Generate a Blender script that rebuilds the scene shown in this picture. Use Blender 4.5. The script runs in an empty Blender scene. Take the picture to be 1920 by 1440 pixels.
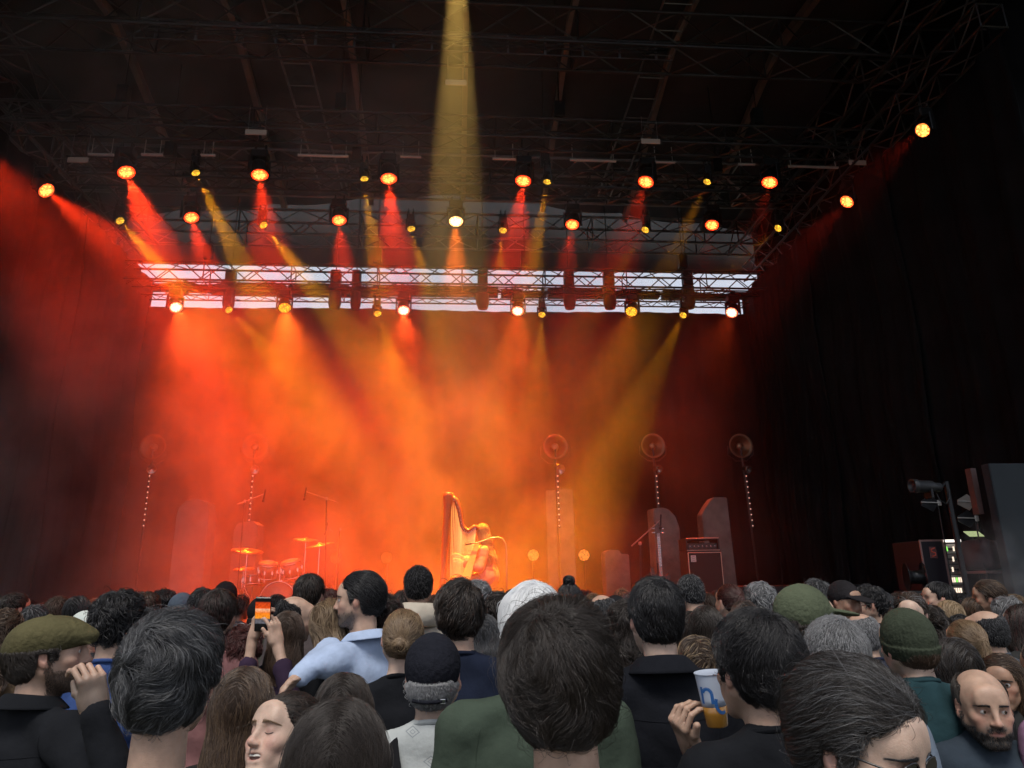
import bpy, bmesh, math, random
import numpy as np
from math import radians, sin, cos, tan, pi, sqrt, atan2
from mathutils import Vector, Matrix, Euler, Quaternion
from mathutils import noise as mnoise

S = bpy.context.scene
COL = S.collection

# ------------------------------------------------------------------ camera
FPX = 1330.0                       # focal length in pixels of the 1920x1440 photograph
CAM = Vector((0.0, 0.0, 1.80))
PITCH, YAW = radians(15.75), radians(4.75)
cd = bpy.data.cameras.new('camera'); cam = bpy.data.objects.new('camera', cd); COL.objects.link(cam)
cam.location = CAM
cam.rotation_euler = (Euler((pi/2 + PITCH, 0, -YAW), 'XYZ').to_matrix() @ Matrix.Rotation(radians(-1.0), 3, 'Z')).to_euler()
cd.sensor_width = 36.0; cd.lens = FPX/1920*36.0
cd.clip_start = 0.05; cd.clip_end = 3000
S.camera = cam
CAMM = cam.rotation_euler.to_matrix()

def ray(px, py):
    return CAMM @ Vector(((px-960)/FPX, (720-py)/FPX, -1.0))
def P(px, py, Y):
    """world point on the stage-parallel plane at distance Y seen at a photograph position"""
    d = ray(px, py)
    return CAM + d*(Y/d.y)
def PZ(px, py, Z):
    d = ray(px, py)
    return CAM + d*((Z-CAM.z)/d.z)

# ------------------------------------------------------------------ world, sun, exposure
w = bpy.data.worlds.new('World'); S.world = w; w.use_nodes = True
nt = w.node_tree; nt.nodes.clear()
sky = nt.nodes.new('ShaderNodeTexSky'); sky.sky_type = 'NISHITA'; sky.sun_disc = False
SUN_EL, SUN_ROT = radians(62), radians(195)
sky.sun_elevation = SUN_EL; sky.sun_rotation = SUN_ROT
sky.air_density = 1.0; sky.dust_density = 5.0; sky.ozone_density = 1.2
bg = nt.nodes.new('ShaderNodeBackground'); bg.inputs['Strength'].default_value = 0.095
out = nt.nodes.new('ShaderNodeOutputWorld')
tc_ = nt.nodes.new('ShaderNodeTexCoord'); cn = nt.nodes.new('ShaderNodeTexNoise'); cn.inputs['Scale'].default_value = 2.2; cn.inputs['Detail'].default_value = 5
nt.links.new(tc_.outputs['Generated'], cn.inputs['Vector']); cr_ = nt.nodes.new('ShaderNodeMapRange'); cr_.inputs['From Min'].default_value = 0.35; cr_.inputs['From Max'].default_value = 0.6; cr_.inputs['To Min'].default_value = 0.45; cr_.inputs['To Max'].default_value = 0.95
nt.links.new(cn.outputs['Fac'], cr_.inputs['Value']); cm_ = nt.nodes.new('ShaderNodeMix'); cm_.data_type = 'RGBA'; cm_.inputs['B'].default_value = (7.6, 8.3, 9.6, 1)
nt.links.new(cr_.outputs[0], cm_.inputs['Factor']); nt.links.new(sky.outputs[0], cm_.inputs['A']); nt.links.new(cm_.outputs['Result'], bg.inputs[0]); nt.links.new(bg.outputs[0], out.inputs[0])

sl = bpy.data.lights.new('sun', 'SUN'); sun = bpy.data.objects.new('sun', sl); COL.objects.link(sun)
sl.energy = 2.6; sl.angle = radians(20); sl.color = (1.0, 0.95, 0.88)
sd = Vector((sin(SUN_ROT)*cos(SUN_EL), cos(SUN_ROT)*cos(SUN_EL), sin(SUN_EL)))
sun.rotation_euler = sd.to_track_quat('Z', 'Y').to_euler()
sun.location = sd*60

S.view_settings.view_transform = 'Standard'; S.view_settings.look = 'None'
S.view_settings.exposure = 0.0; S.view_settings.gamma = 1.0
cy = S.cycles
S.render.engine = 'CYCLES'
cy.use_denoising = True
cy.use_adaptive_sampling = True; cy.adaptive_threshold = 0.03
cy.max_bounces = 5; cy.diffuse_bounces = 2; cy.glossy_bounces = 2; cy.transmission_bounces = 4
cy.transparent_max_bounces = 6; cy.volume_bounces = 2
cy.volume_step_rate = 3.0; cy.volume_max_steps = 64
cy.sample_clamp_indirect = 4.0
cy.use_light_tree = True

# ------------------------------------------------------------------ helpers
def link(o, parent=None):
    COL.objects.link(o)
    if parent is not None: o.parent = parent
    return o

def tag(o, label=None, cat=None, group=None, kind=None):
    if label: o['label'] = label
    if cat: o['category'] = cat
    if group: o['group'] = group
    if kind: o['kind'] = kind
    return o

def empty(name, loc=(0, 0, 0), rot=None):
    o = bpy.data.objects.new(name, None); COL.objects.link(o); o.location = loc
    o.empty_display_size = 0.1
    if rot is not None: o.rotation_euler = rot
    return o

class MB:
    """collects vertices and faces for one mesh object"""
    def __init__(s): s.v = []; s.f = []; s.smooth = []
    def add(s, vs, fs, smooth=False):
        n = len(s.v); s.v.extend([tuple(p) for p in vs]); s.f.extend([tuple(i+n for i in f) for f in fs])
        s.smooth.extend([smooth]*len(fs)); return s
    def box(s, c, d, M=None, bev=0.0):
        hx, hy, hz = d[0]/2, d[1]/2, d[2]/2
        if bev > 0:
            b = min(bev, hx*.9, hy*.9, hz*.9)
            pts = []
            bm = bmesh.new(); bmesh.ops.create_cube(bm, size=1.0)
            for v in bm.verts: v.co = Vector((v.co.x*2*hx, v.co.y*2*hy, v.co.z*2*hz))
            bmesh.ops.bevel(bm, geom=bm.edges[:], offset=b, segments=1, affect='EDGES')
            bm.verts.index_update()
            pts = [v.co.copy() for v in bm.verts]; fs = [[v.index for v in f.verts] for f in bm.faces]; bm.free()
        else:
            pts = [Vector((x*hx, y*hy, z*hz)) for x in (-1, 1) for y in (-1, 1) for z in (-1, 1)]
            fs = [(0, 1, 3, 2), (4, 6, 7, 5), (0, 4, 5, 1), (2, 3, 7, 6), (0, 2, 6, 4), (1, 5, 7, 3)]
        c = Vector(c)
        if M is not None: pts = [M @ p for p in pts]
        return s.add([p+c for p in pts], fs)
    def tube(s, a, b, r, n=6, r2=None, caps=True):
        a, b = Vector(a), Vector(b); r2 = r if r2 is None else r2
        d = b-a
        if d.length < 1e-6: return s
        q = d.to_track_quat('Z', 'Y')
        vs = []
        for (p, rr) in ((a, r), (b, r2)):
            for i in range(n):
                t = 2*pi*i/n; vs.append(p + q @ Vector((cos(t)*rr, sin(t)*rr, 0)))
        fs = [(i, (i+1) % n, n+(i+1) % n, n+i) for i in range(n)]
        s.add(vs, fs, n > 4)
        if caps: s.add(vs[:n], [tuple(reversed(range(n)))]); s.add(vs[n:], [tuple(range(n))])
        return s
    def path(s, pts, r, n=6, closed=False):
        pts = [Vector(p) for p in pts]; m = len(pts)
        rs = r if hasattr(r, '__len__') else [r]*m
        vs = []; up = None
        for i, p in enumerate(pts):
            if closed: d = pts[(i+1) % m]-pts[i-1]
            else: d = pts[min(i+1, m-1)]-pts[max(i-1, 0)]
            d.normalize()
            if up is None: up = d.orthogonal().normalized()
            up = (up - d*up.dot(d))
            up = up.normalized() if up.length > 1e-5 else d.orthogonal().normalized()
            si = d.cross(up)
            for k in range(n):
                t = 2*pi*k/n; vs.append(p + (up*cos(t)+si*sin(t))*rs[i])
        fs = []
        for i in range(m if closed else m-1):
            j = (i+1) % m
            for k in range(n):
                l = (k+1) % n; fs.append((i*n+k, i*n+l, j*n+l, j*n+k))
        if not closed: fs += [tuple(reversed(range(n))), tuple(range((m-1)*n, m*n))]
        return s.add(vs, fs, True)
    def lathe(s, prof, n=24, M=None, smooth=True, arc=None):
        """prof: list of (r, z) revolved about Z"""
        vs = []
        for (r, z) in prof:
            for i in range(n):
                t = 2*pi*i/n; vs.append(Vector((r*cos(t), r*sin(t), z)))
        if M is not None: vs = [M @ v for v in vs]
        fs = []
        for j in range(len(prof)-1):
            for i in range(n):
                k = (i+1) % n; fs.append((j*n+i, j*n+k, (j+1)*n+k, (j+1)*n+i))
        if prof[0][0] > 1e-6: fs.append(tuple(reversed(range(n))))
        if prof[-1][0] > 1e-6: fs.append(tuple(range((len(prof)-1)*n, len(prof)*n)))
        return s.add(vs, fs, smooth)
    def sheet(s, fn, nu, nv, smooth=True):
        vs = [fn(i/nu, j/nv) for j in range(nv+1) for i in range(nu+1)]
        fs = [(j*(nu+1)+i, j*(nu+1)+i+1, (j+1)*(nu+1)+i+1, (j+1)*(nu+1)+i) for j in range(nv) for i in range(nu)]
        return s.add(vs, fs, smooth)
    def prism(s, pts, y0, y1, M=None):
        """outline pts in XZ extruded from y0 to y1"""
        n = len(pts)
        vs = [Vector((x, y0, z)) for x, z in pts]+[Vector((x, y1, z)) for x, z in pts]
        if M is not None: vs = [M @ v for v in vs]
        fs = [tuple(range(n)), tuple(reversed(range(n, 2*n)))]+[(i, n+i, n+(i+1) % n, (i+1) % n) for i in range(n)]
        return s.add(vs, fs)
    def mesh(s, name, mat=None):
        me = bpy.data.meshes.new(name); me.from_pydata(s.v, [], s.f)
        me.polygons.foreach_set('use_smooth', s.smooth)
        if mat: me.materials.append(mat)
        me.update(); return me
    def build(s, name, mat, parent=None):
        return link(bpy.data.objects.new(name, s.mesh(name, mat)), parent)

def copy_tree(o, parent=None):
    c = o.copy(); COL.objects.link(c)
    if parent is not None: c.parent = parent
    for ch in list(o.children): copy_tree(ch, c)
    return c

# ------------------------------------------------------------------ materials
MATS = {}
def mat(name, col, rough=0.6, metal=0.0, spec=0.5, noise=0.0, nscale=8.0, bump=0.0, bscale=60.0, col2=None, stretch=None, em=None, ems=0.0, sheen=0.0, sss=0.0, alpha=None):
    if name in MATS: return MATS[name]
    m = bpy.data.materials.new(name); m.use_nodes = True; MATS[name] = m
    t = m.node_tree; N = t.nodes; L = t.links
    b = N['Principled BSDF']
    b.inputs['Base Color'].default_value = (*col, 1); b.inputs['Roughness'].default_value = rough
    b.inputs['Metallic'].default_value = metal; b.inputs['Specular IOR Level'].default_value = spec
    if sheen: b.inputs['Sheen Weight'].default_value = sheen
    if sss:
        b.inputs['Subsurface Weight'].default_value = sss; b.inputs['Subsurface Radius'].default_value = (0.012, 0.005, 0.003)
        b.inputs['Subsurface Scale'].default_value = 1.0
    if em: b.inputs['Emission Color'].default_value = (*em, 1); b.inputs['Emission Strength'].default_value = ems
    if noise or bump:
        tc = N.new('ShaderNodeTexCoord'); mp = N.new('ShaderNodeMapping'); L.new(tc.outputs['Object'], mp.inputs[0])
        if stretch: mp.inputs['Scale'].default_value = stretch
    if noise:
        n = N.new('ShaderNodeTexNoise'); n.inputs['Scale'].default_value = nscale; n.inputs['Detail'].default_value = 5
        L.new(mp.outputs[0], n.inputs['Vector'])
        mx = N.new('ShaderNodeMix'); mx.data_type = 'RGBA'
        c2 = col2 if col2 else tuple(c*(1-noise) for c in col)
        mx.inputs['A'].default_value = (*c2, 1); mx.inputs['B'].default_value = (*col, 1)
        r = N.new('ShaderNodeMapRange'); r.inputs['From Min'].default_value = 0.35; r.inputs['From Max'].default_value = 0.65
        L.new(n.outputs['Fac'], r.inputs['Value']); L.new(r.outputs[0], mx.inputs['Factor']); L.new(mx.outputs['Result'], b.inputs['Base Color'])
    if bump:
        n2 = N.new('ShaderNodeTexNoise'); n2.inputs['Scale'].default_value = bscale; n2.inputs['Detail'].default_value = 4
        L.new(mp.outputs[0], n2.inputs['Vector'])
        bp = N.new('ShaderNodeBump'); bp.inputs['Strength'].default_value = bump; bp.inputs['Distance'].default_value = 0.01
        L.new(n2.outputs['Fac'], bp.inputs['Height']); L.new(bp.outputs[0], b.inputs['Normal'])
    return m

def emit_mat(name, col, strength):
    if name in MATS: return MATS[name]
    m = bpy.data.materials.new(name); m.use_nodes = True; MATS[name] = m
    N = m.node_tree.nodes; N.clear()
    e = N.new('ShaderNodeEmission'); e.inputs[0].default_value = (*col, 1); e.inputs[1].default_value = strength
    o = N.new('ShaderNodeOutputMaterial'); m.node_tree.links.new(e.outputs[0], o.inputs[0])
    return m

BLACK = mat('black_paint', (0.018, 0.018, 0.020), 0.5, noise=0.5, nscale=6)
BLACKM = mat('black_metal', (0.02, 0.02, 0.022), 0.35, 0.6)
STEEL = mat('galvanised_steel', (0.30, 0.31, 0.33), 0.38, 0.85, noise=0.35, nscale=5)
ALU = mat('truss_aluminium', (0.22, 0.22, 0.24), 0.36, 0.9, noise=0.3, nscale=4)
ALUD = mat('truss_aluminium_shaded', (0.06, 0.06, 0.065), 0.4, 0.8, noise=0.4, nscale=4)  # truss colour darkened so the trusses read as backlit silhouettes
CHROME = mat('chrome', (0.75, 0.75, 0.77), 0.12, 1.0)
DRAPE = mat('black_stage_drape', (0.006, 0.006, 0.007), 0.95, spec=0.1, noise=0.5, nscale=1.5, bump=0.2, bscale=30)

# ================================================================== THE SETTING
def rough_ground():
    m = mat('trodden_grass', (0.045, 0.055, 0.03), 0.95, noise=0.6, nscale=2.0, col2=(0.09, 0.075, 0.05), bump=0.8, bscale=12)
    b = MB(); b.add([(-600, -600, 0), (600, -600, 0), (600, 900, 0), (-600, 900, 0)], [(0, 1, 2, 3)])
    tag(b.build('ground', m), kind='structure')
rough_ground()

HALF_L, HALF_R = -7.75, 7.9        # inner faces of the side drapes
YB, YF = 17.4, 8.2                # back drape and stage front
DECK = 1.32

# ---- stage platform
st = empty('stage_platform', (0, YF, 0)); tag(st, 'black raised stage platform behind the heads of the crowd', 'stage')
b = MB(); b.box((-0.3, (YB-YF)/2+0.4, DECK-0.06), (18.6, YB-YF+1.4, 0.12)); 
b.build('deck', mat('stage_deck', (0.035, 0.033, 0.032), 0.35, noise=0.5, nscale=3, bump=0.1, bscale=40), st)
b = MB(); b.sheet(lambda u, v: Vector((-9.55+18.5*u, -0.32+0.03*sin(u*260), 0.02+(DECK-0.14)*v)), 520, 1)
b.build('skirt', DRAPE, st)

# ---- drapes
def drape(name, label, p0, p1, z0, ztop, folds=0.07, wave=0.55, sag=None, seed=0, group=None):
    """hanging cloth between two plan points; ztop(u) is its upper edge"""
    p0, p1 = Vector(p0), Vector(p1); d = (p1-p0); Ln = d.length; n = Vector((-d.y, d.x)).normalized()
    rnd = random.Random(seed); ph = [rnd.uniform(0, 6.28) for _ in range(4)]
    def f(u, v):
        zt = ztop(u) if callable(ztop) else ztop
        z = z0+(zt-z0)*v
        s = u*Ln
        a = folds*(sin(s*2*pi/wave+ph[0]+0.5*sin(s*1.7+ph[1]))+0.5*sin(s*2*pi/(wave*0.43)+ph[2]))*(1-0.35*v)
        a += 0.05*sin(z*1.3+s*0.8+ph[3])
        q = p0+d*u+n*a
        return Vector((q.x, q.y, z))
    b = MB(); b.sheet(f, int(Ln*14), 14)
    o = b.build(name, DRAPE); tag(o, label, 'drape', group)
    sm = o.modifiers.new('thickness', 'SOLIDIFY'); sm.thickness = 0.02
    return o
drape('backdrop_drape', 'wide black backdrop drape hanging across the rear of the stage', (HALF_L-.3, YB), (HALF_R+.3, YB), DECK+0.02, 8.72, 0.03, 0.9, seed=1)
# side drapes in panels, their tops rise towards the audience
ys = [17.2, 14.4, 11.4, 8.6]
wl = ['rear', 'middle', 'front']
for sgn, X in ((-1, HALF_L), (1, HALF_R)):
    for k in range(3):
        side = 'left' if sgn < 0 else 'right'
        z_a = 9.35+0.1*k; z_b = 9.35+0.1*(k+1)
        drape('side_drape', '%s black drape closing the %s side of the stage' % (('rearmost', 'middle', 'front')[k], side),
              (X+sgn*0.12*k, ys[k]+0.3), (X+sgn*0.12*k, ys[k+1]-0.3), DECK+0.02, lambda u, a=z_a, b_=z_b: a+(b_-a)*u, 0.06, 0.8, seed=10+k+10*sgn, group='black drapes along the stage sides')
# outer wings beyond the stage front, made long and tall to cut sky light
drape('wing_drape', 'tall black drape at the right edge beside the equipment racks', (8.25, 8.55), (13.5, 7.4), 0.02, 12.6, 0.05, 0.9, seed=31)
drape('wing_drape', 'tall black drape at the left edge of the stage front', (-8.95, 8.55), (-14.0, 7.4), 0.02, 12.6, 0.05, 0.9, seed=32)

# ---- roof: membrane + rafters (slopes a little up to the middle of the depth)
def roofz(x, y):
    return 12.35 + 1.1*(1-abs(x+0.3)/10.5) + 0.14*(y-8.0)*(1 if y < 13 else 0) + (0.7-0.30*(y-13) if y >= 13 else 0)
roof = empty('stage_roof', (0, 12.5, 12.0)); tag(roof, 'dark arched stage roof with rafters above the lighting rig', 'roof')
RM = mat('roof_membrane', (0.020, 0.026, 0.036), 0.6, noise=0.5, nscale=0.7, bump=0.1, bscale=3)
b = MB(); b.sheet(lambda u, v: Vector((-10.2+20*u, 1.6-12.5+16.8*v, roofz(-10.2+20*u, max(5.2, 1.6+16.8*v))+0.25-12.0-0.12*abs(sin(u*pi*8)))), 64, 20)  # overhang over the crowd added to keep sky light off the smoke
o = b.build('membrane', RM, roof); sm = o.modifiers.new('t', 'SOLIDIFY'); sm.thickness = 0.05; sm.offset = 1
RB = mat('rafter_aluminium', (0.28, 0.22, 0.20), 0.45, 0.6, noise=0.3, nscale=3)
for i, x in enumerate([-9.6, -7.2, -4.8, -2.4, 0.0+0.2, 2.5, 4.9, 7.2, 9.3]):
    b = MB()
    pts = [(x, 5.3+13.0*k/12) for k in range(13)]
    for k in range(12):
        a = Vector((pts[k][0], pts[k][1]-12.5, roofz(*pts[k])-0.02-12.0)); c = Vector((pts[k+1][0], pts[k+1][1]-12.5, roofz(*pts[k+1])-0.02-12.0))
        d = c-a; b.box((a+c)/2, (0.13, d.length, 0.2), Matrix.Rotation(atan2(d.z, d.y), 3, 'X'))
    b.build('rafter', RB, roof)

b = MB(); b.box((-0.2, 18.9, 11.95), (20.5, 0.08, 2.7)); tag(b.build('roof_valance', mat('valance_cloth', (.03, .032, .036), .8, noise=.5, nscale=1.2)), 'grey fabric valance closing the roof above the rear sky gap', 'valance')

for sx, X in (('left', -9.5), ('right', 8.9)):
    b = MB(); b.sheet(lambda u, v: Vector((X+0.03*sin(u*90), 1.7+17.1*u, 9.2+4.0*v)), 120, 1)
    tag(b.build('side_valance', DRAPE), 'black cloth closing the %s side of the roof outside the trusses' % sx, 'valance', 'valances of the roof')

# ================================================================== TRUSSES
def truss(name, label, a, b_, size=0.42, bay=0.55, r=0.026, group=None, m=None, tri=False, hangers=()):
    a, b_ = Vector(a), Vector(b_); d = b_-a; Ln = d.length; d.normalize()
    side = d.cross(Vector((0, 0, 1)));
    side = Vector((1, 0, 0)) if side.length < 1e-3 else side.normalized()
    up = side.cross(d).normalized(); h = size/2
    m = m or ALU
    root = empty(name, a); tag(root, label, 'truss', group)
    cs = [side*h*sx+up*h*su for sx, su in ((-1, -1), (1, -1), (1, 1), (-1, 1))]
    if tri: cs = [side*h-up*h, -side*h-up*h, up*h]
    b = MB()
    for c in cs: b.tube(c, c+d*Ln, r, 6)
    b.build('chords', m, root)
    b = MB(); n = max(2, round(Ln/bay)); st = Ln/n; K = len(cs)
    for i in range(n):
        for j in range(K):
            c0, c1 = cs[j], cs[(j+1) % K]
            if i % 2: c0, c1 = c1, c0
            b.tube(c0+d*st*i, c1+d*st*(i+1), r*0.55, 4, caps=False)
            if i % 4 == 0: b.tube(cs[j]+d*st*i, cs[(j+1) % K]+d*st*i, r*0.6, 4, caps=False)
    b.build('bracing', m, root)
    for hx in hangers:
        p = d*hx+up*h
        hb = MB(); zt = roofz(a.x+p.x, a.y)-a.z
        hb.tube(p, (p.x, p.y, zt), 0.012, 4); hb.box(p+Vector((0, 0, 0.35)), (0.2, 0.16, 0.34)); 
        hb.build('hoist', BLACKM, root)
    return root
GX = 'cross trusses of the lighting rig'
truss('lighting_truss', 'front cross truss carrying the nearest row of red lamps', (-8.2, 11.8, 10.15), (8.0, 11.8, 10.15), group=GX, m=ALUD, hangers=(2, 6, 10.2, 14.2))
truss('lighting_truss', 'second cross truss carrying the middle row of lamps', (-8.2, 14.0, 10.45), (8.0, 14.0, 10.45), group=GX, m=ALUD, hangers=(2, 6, 10.2, 14.2))
truss('lighting_truss', 'rear cross truss seen as a dark lattice against the bright sky gap', (-7.9, 16.0, 8.98), (7.7, 16.0, 8.98), 0.46, 0.5, group=GX, m=ALUD, hangers=(2, 6, 9.6, 13.6))
truss('support_truss', 'slim rearmost truss low across the sky gap', (-7.9, 17.0, 8.98), (7.7, 17.0, 8.98), 0.34, 0.42, 0.02, group=GX, m=ALUD)
truss('support_truss', 'deep pale roof truss behind the middle row of lamps', (-8.8, 15.0, 11.15), (8.4, 15.0, 11.15), 0.75, 0.8, 0.035, group=GX, m=ALU)
truss('support_truss', 'roof truss high above the rearmost sky gap', (-8.8, 17.6, 11.1), (8.4, 17.6, 11.1), 0.7, 0.8, 0.035, group=GX, m=ALU)
truss('support_truss', 'unlit cross truss with ladder rungs near the top of the stage', (-8.8, 10.3, 11.05), (8.4, 10.3, 11.05), 0.7, 0.9, 0.03, group=GX, m=ALUD)
truss('support_truss', 'front roof truss above the top of the view carrying one strong spotlight', (-9.4, 7.9, 11.9), (8.8, 7.9, 11.9), 0.6, 0.8, 0.03, group=GX, m=ALUD)
GL = 'long trusses running down the stage sides'
for sx, X in (('left', -8.15), ('right', 7.95)):
    truss('side_truss', 'upper truss running down the %s side of the roof' % sx, (X, 7.6, 10.9), (X, 17.6, 10.9), 0.7, 0.75, 0.035, group=GL, m=ALUD)
    truss('side_truss', 'lower truss above the %s side drape' % sx, (X+(-.1 if X < 0 else .1), 8.2, 9.95), (X+(-.1 if X < 0 else .1), 17.3, 9.85), 0.42, 0.5, 0.026, group=GL, m=ALUD)
TRAY = mat('tray_black', (.012, .011, .012), .6)
rt = random.Random(4)
root = empty('cable_tray', (0, 17.3, P(850, 548, 17.3).z)); tag(root, 'black cable tray crossing the middle of the sky gap', 'cable tray')
b = MB(); x_ = -7.7
while x_ < 7.6:
    L_ = rt.uniform(.3, 1.5); b.box((x_+L_/2, rt.uniform(-.02, .02), rt.uniform(-.03, .03)), (L_, .22, rt.uniform(.13, .27))); x_ += L_*rt.choice([1, 1, 1.06])
b.build('tray', TRAY, root); b = MB()
for k in range(5): b.path([(-7.7+15.3*t/60, -.14, -.10+.05*k+.05*abs(sin(t*.62+k))-.02) for t in range(61)], .012, 4)
b.build('cable', TRAY, root)
for px_, w_, lab in ((431, 22, 'far left'), (629, 24, 'left of the second pair of lamps'), (668, 20, 'just left of the pink fourth lamp'), (905, 24, 'right of the tall yellow beam'), (1067, 24, 'right of the fifth lamp'), (1142, 26, 'between the fifth and sixth lamps'), (1290, 24, 'near the right end')):
    q_ = P(px_, 540, 16.55); root = empty('motor_hoist', q_); tag(root, 'black chain hoist in the sky gap, %s' % lab, 'hoist', 'chain hoists in the sky gap'); wd = w_/FPX*17.6
    b = MB(); b.box((0, 0, .25), (wd*.8, .22, .42), bev=.03); b.build('motor', TRAY, root)
    b = MB(); b.lathe([(wd*.38, -.56), (wd*.5, -.42), (wd*.46, 0), (wd*.5, .02)], 12); b.build('chain_bag', TRAY, root)
    b = MB(); b.tube((0, 0, .4), (0, 0, 3.0), .014, 5); b.build('chain', TRAY, root)
# catwalk ladders and diagonal tie rods under the roof
for i, (x, lab) in enumerate(((-3.1, 'ladder truss slanting under the roof left of the yellow beam'), (3.9, 'ladder truss slanting under the roof right of the yellow beam'))):
    root = empty('roof_ladder', (x, 9.0, 11.7)); tag(root, lab, 'ladder', 'ladder trusses under the roof')
    b = MB()
    dz = lambda y: -0.05*(y)
    for s in (-0.27, 0.27): b.tube((s, -1.6, dz(-1.6)), (s*1.0, 7.0, dz(7.0)), 0.022, 5)
    b.build('rail', STEEL, root)
    for k in range(15):
        y = -1.4+k*0.6; b = MB(); b.tube((-0.27, y, dz(y)), (0.27, y, dz(y)), 0.012, 4); b.build('rung', ALU, root)
root = empty('cable_ladder', (0, 10.0, 10.62)); tag(root, 'horizontal cable ladder with red lit rungs high under the roof', 'ladder')
b = MB(); b.tube((-5.2, 0, .18), (3.7, 0, .18), .016, 5); b.tube((-5.2, 0, -.18), (3.7, 0, -.18), .016, 5); b.build('rail', ALUD, root)
for k in range(14): b = MB(); b.box((-4.9+k*0.64, 0, 0), (0.035, 0.03, 0.36)); b.build('rung', ALU, root)
b = MB()
for k in range(3): b.path([(-5+8.6*t/20, -0.05, -0.05+0.06*sin(t*1.3+k*2)) for t in range(21)], 0.01, 4)
b.build('cable', BLACKM, root)
for i, (px, py, Y) in enumerate(((480, 248, 10.8), (855, 155, 10.2), (1220, 265, 11.2), (1608, 305, 11.8), (146, 300, 11.8))):
    p = P(px, py, Y); nm = ('left of the yellow beam', 'inside the tall yellow beam', 'right of the yellow beam', 'near the right side truss', 'near the left side truss')[i]
    root = empty('load_sign', p); tag(root, 'small blank tan panel hanging %s' % nm, 'panel', 'tan panels under the roof')
    b = MB(); b.box((0, 0, 0), (0.36, 0.02, 0.11), bev=0.008); b.build('plate', mat('tan_plate', (0.42, 0.33, 0.28), 0.6), root)
    for x_ in (-.14, .14): b = MB(); b.tube((x_, 0.02, .05), (x_, 0.02, .55), .006, 4); b.build('hook', STEEL, root)
# fluorescent-like pale battens along row one
for i, (px, py, wpx, Y) in enumerate(((190, 290, 45, 12.2), (285, 290, 38, 12.2), (390, 291, 26, 12.2), (606, 292, 95, 12.2), (770, 294, 40, 12.2), (945, 298, 45, 12.2), (1112, 301, 92, 12.2), (1245, 304, 45, 12.2), (1400, 308, 34, 12.2), (1525, 313, 104, 12.2))):
    p = P(px, py, Y)
    b = MB(); L_ = wpx/FPX*13.4; b.tube((-L_/2, 0, 0), (L_/2, 0, 0), .028, 8)
    b.tube((-L_/2+.05, 0, 0), (-L_/2+.05, 0, 0.35), 0.008, 4); b.tube((L_/2-.05, 0, 0), (L_/2-.05, 0, 0.35), 0.008, 4)
    o = b.build('pipe', mat('pale_pipe', (0.5, 0.5, 0.5), 0.4, 0.3)); o.location = p
    tag(o, 'short pale pipe under the front cross truss, number %s from the left along it' % ('one two three four five six seven eight nine ten'.split()[i]), 'pipe', 'pale pipes under the front truss')

# ================================================================== LAMPS
def lens_mat(name, core, edge, strength, cells=26.0, rs=1.0):
    m = bpy.data.materials.new(name); m.use_nodes = True; t = m.node_tree; N = t.nodes; L = t.links; N.clear()
    tc = N.new('ShaderNodeTexCoord'); sx = N.new('ShaderNodeVectorMath'); sx.operation = 'LENGTH'; L.new(tc.outputs['Object'], sx.inputs[0])
    r = N.new('ShaderNodeMapRange'); r.inputs['From Min'].default_value = 0.06*rs; r.inputs['From Max'].default_value = 0.14*rs; L.new(sx.outputs['Value'], r.inputs['Value'])
    mx = N.new('ShaderNodeMix'); mx.data_type = 'RGBA'; mx.inputs['A'].default_value = (*core, 1); mx.inputs['B'].default_value = (*edge, 1); L.new(r.outputs[0], mx.inputs['Factor'])
    vo = N.new('ShaderNodeTexVoronoi'); vo.inputs['Scale'].default_value = cells; L.new(tc.outputs['Object'], vo.inputs['Vector'])
    r2 = N.new('ShaderNodeMapRange'); r2.inputs['From Min'].default_value = 0.25; r2.inputs['From Max'].default_value = 0.6; r2.inputs['To Min'].default_value = 1.0; r2.inputs['To Max'].default_value = 0.25; L.new(vo.outputs['Distance'], r2.inputs['Value'])
    mu = N.new('ShaderNodeMath'); mu.operation = 'MULTIPLY'; mu.inputs[1].default_value = strength; L.new(r2.outputs[0], mu.inputs[0])
    e = N.new('ShaderNodeEmission'); L.new(mx.outputs['Result'], e.inputs[0]); L.new(mu.outputs[0], e.inputs[1])
    o = N.new('ShaderNodeOutputMaterial'); L.new(e.outputs[0], o.inputs[0]); return m
LENS_RED = lens_mat('lens_red', (1.0, 0.50, 0.09), (1.0, 0.03, 0.005), 5)
LENS_WHITE = lens_mat('lens_orange_white', (1.0, 0.80, 0.45), (1.0, 0.45, 0.15), 7)
LENS_YEL = lens_mat('lens_yellow', (1.0, 0.52, 0.04), (1.0, 0.40, 0.02), 2.6)
LENS_PINK = lens_mat('lens_pink_white', (1.0, 0.78, 0.55), (1.0, 0.12, 0.04), 6)

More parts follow.
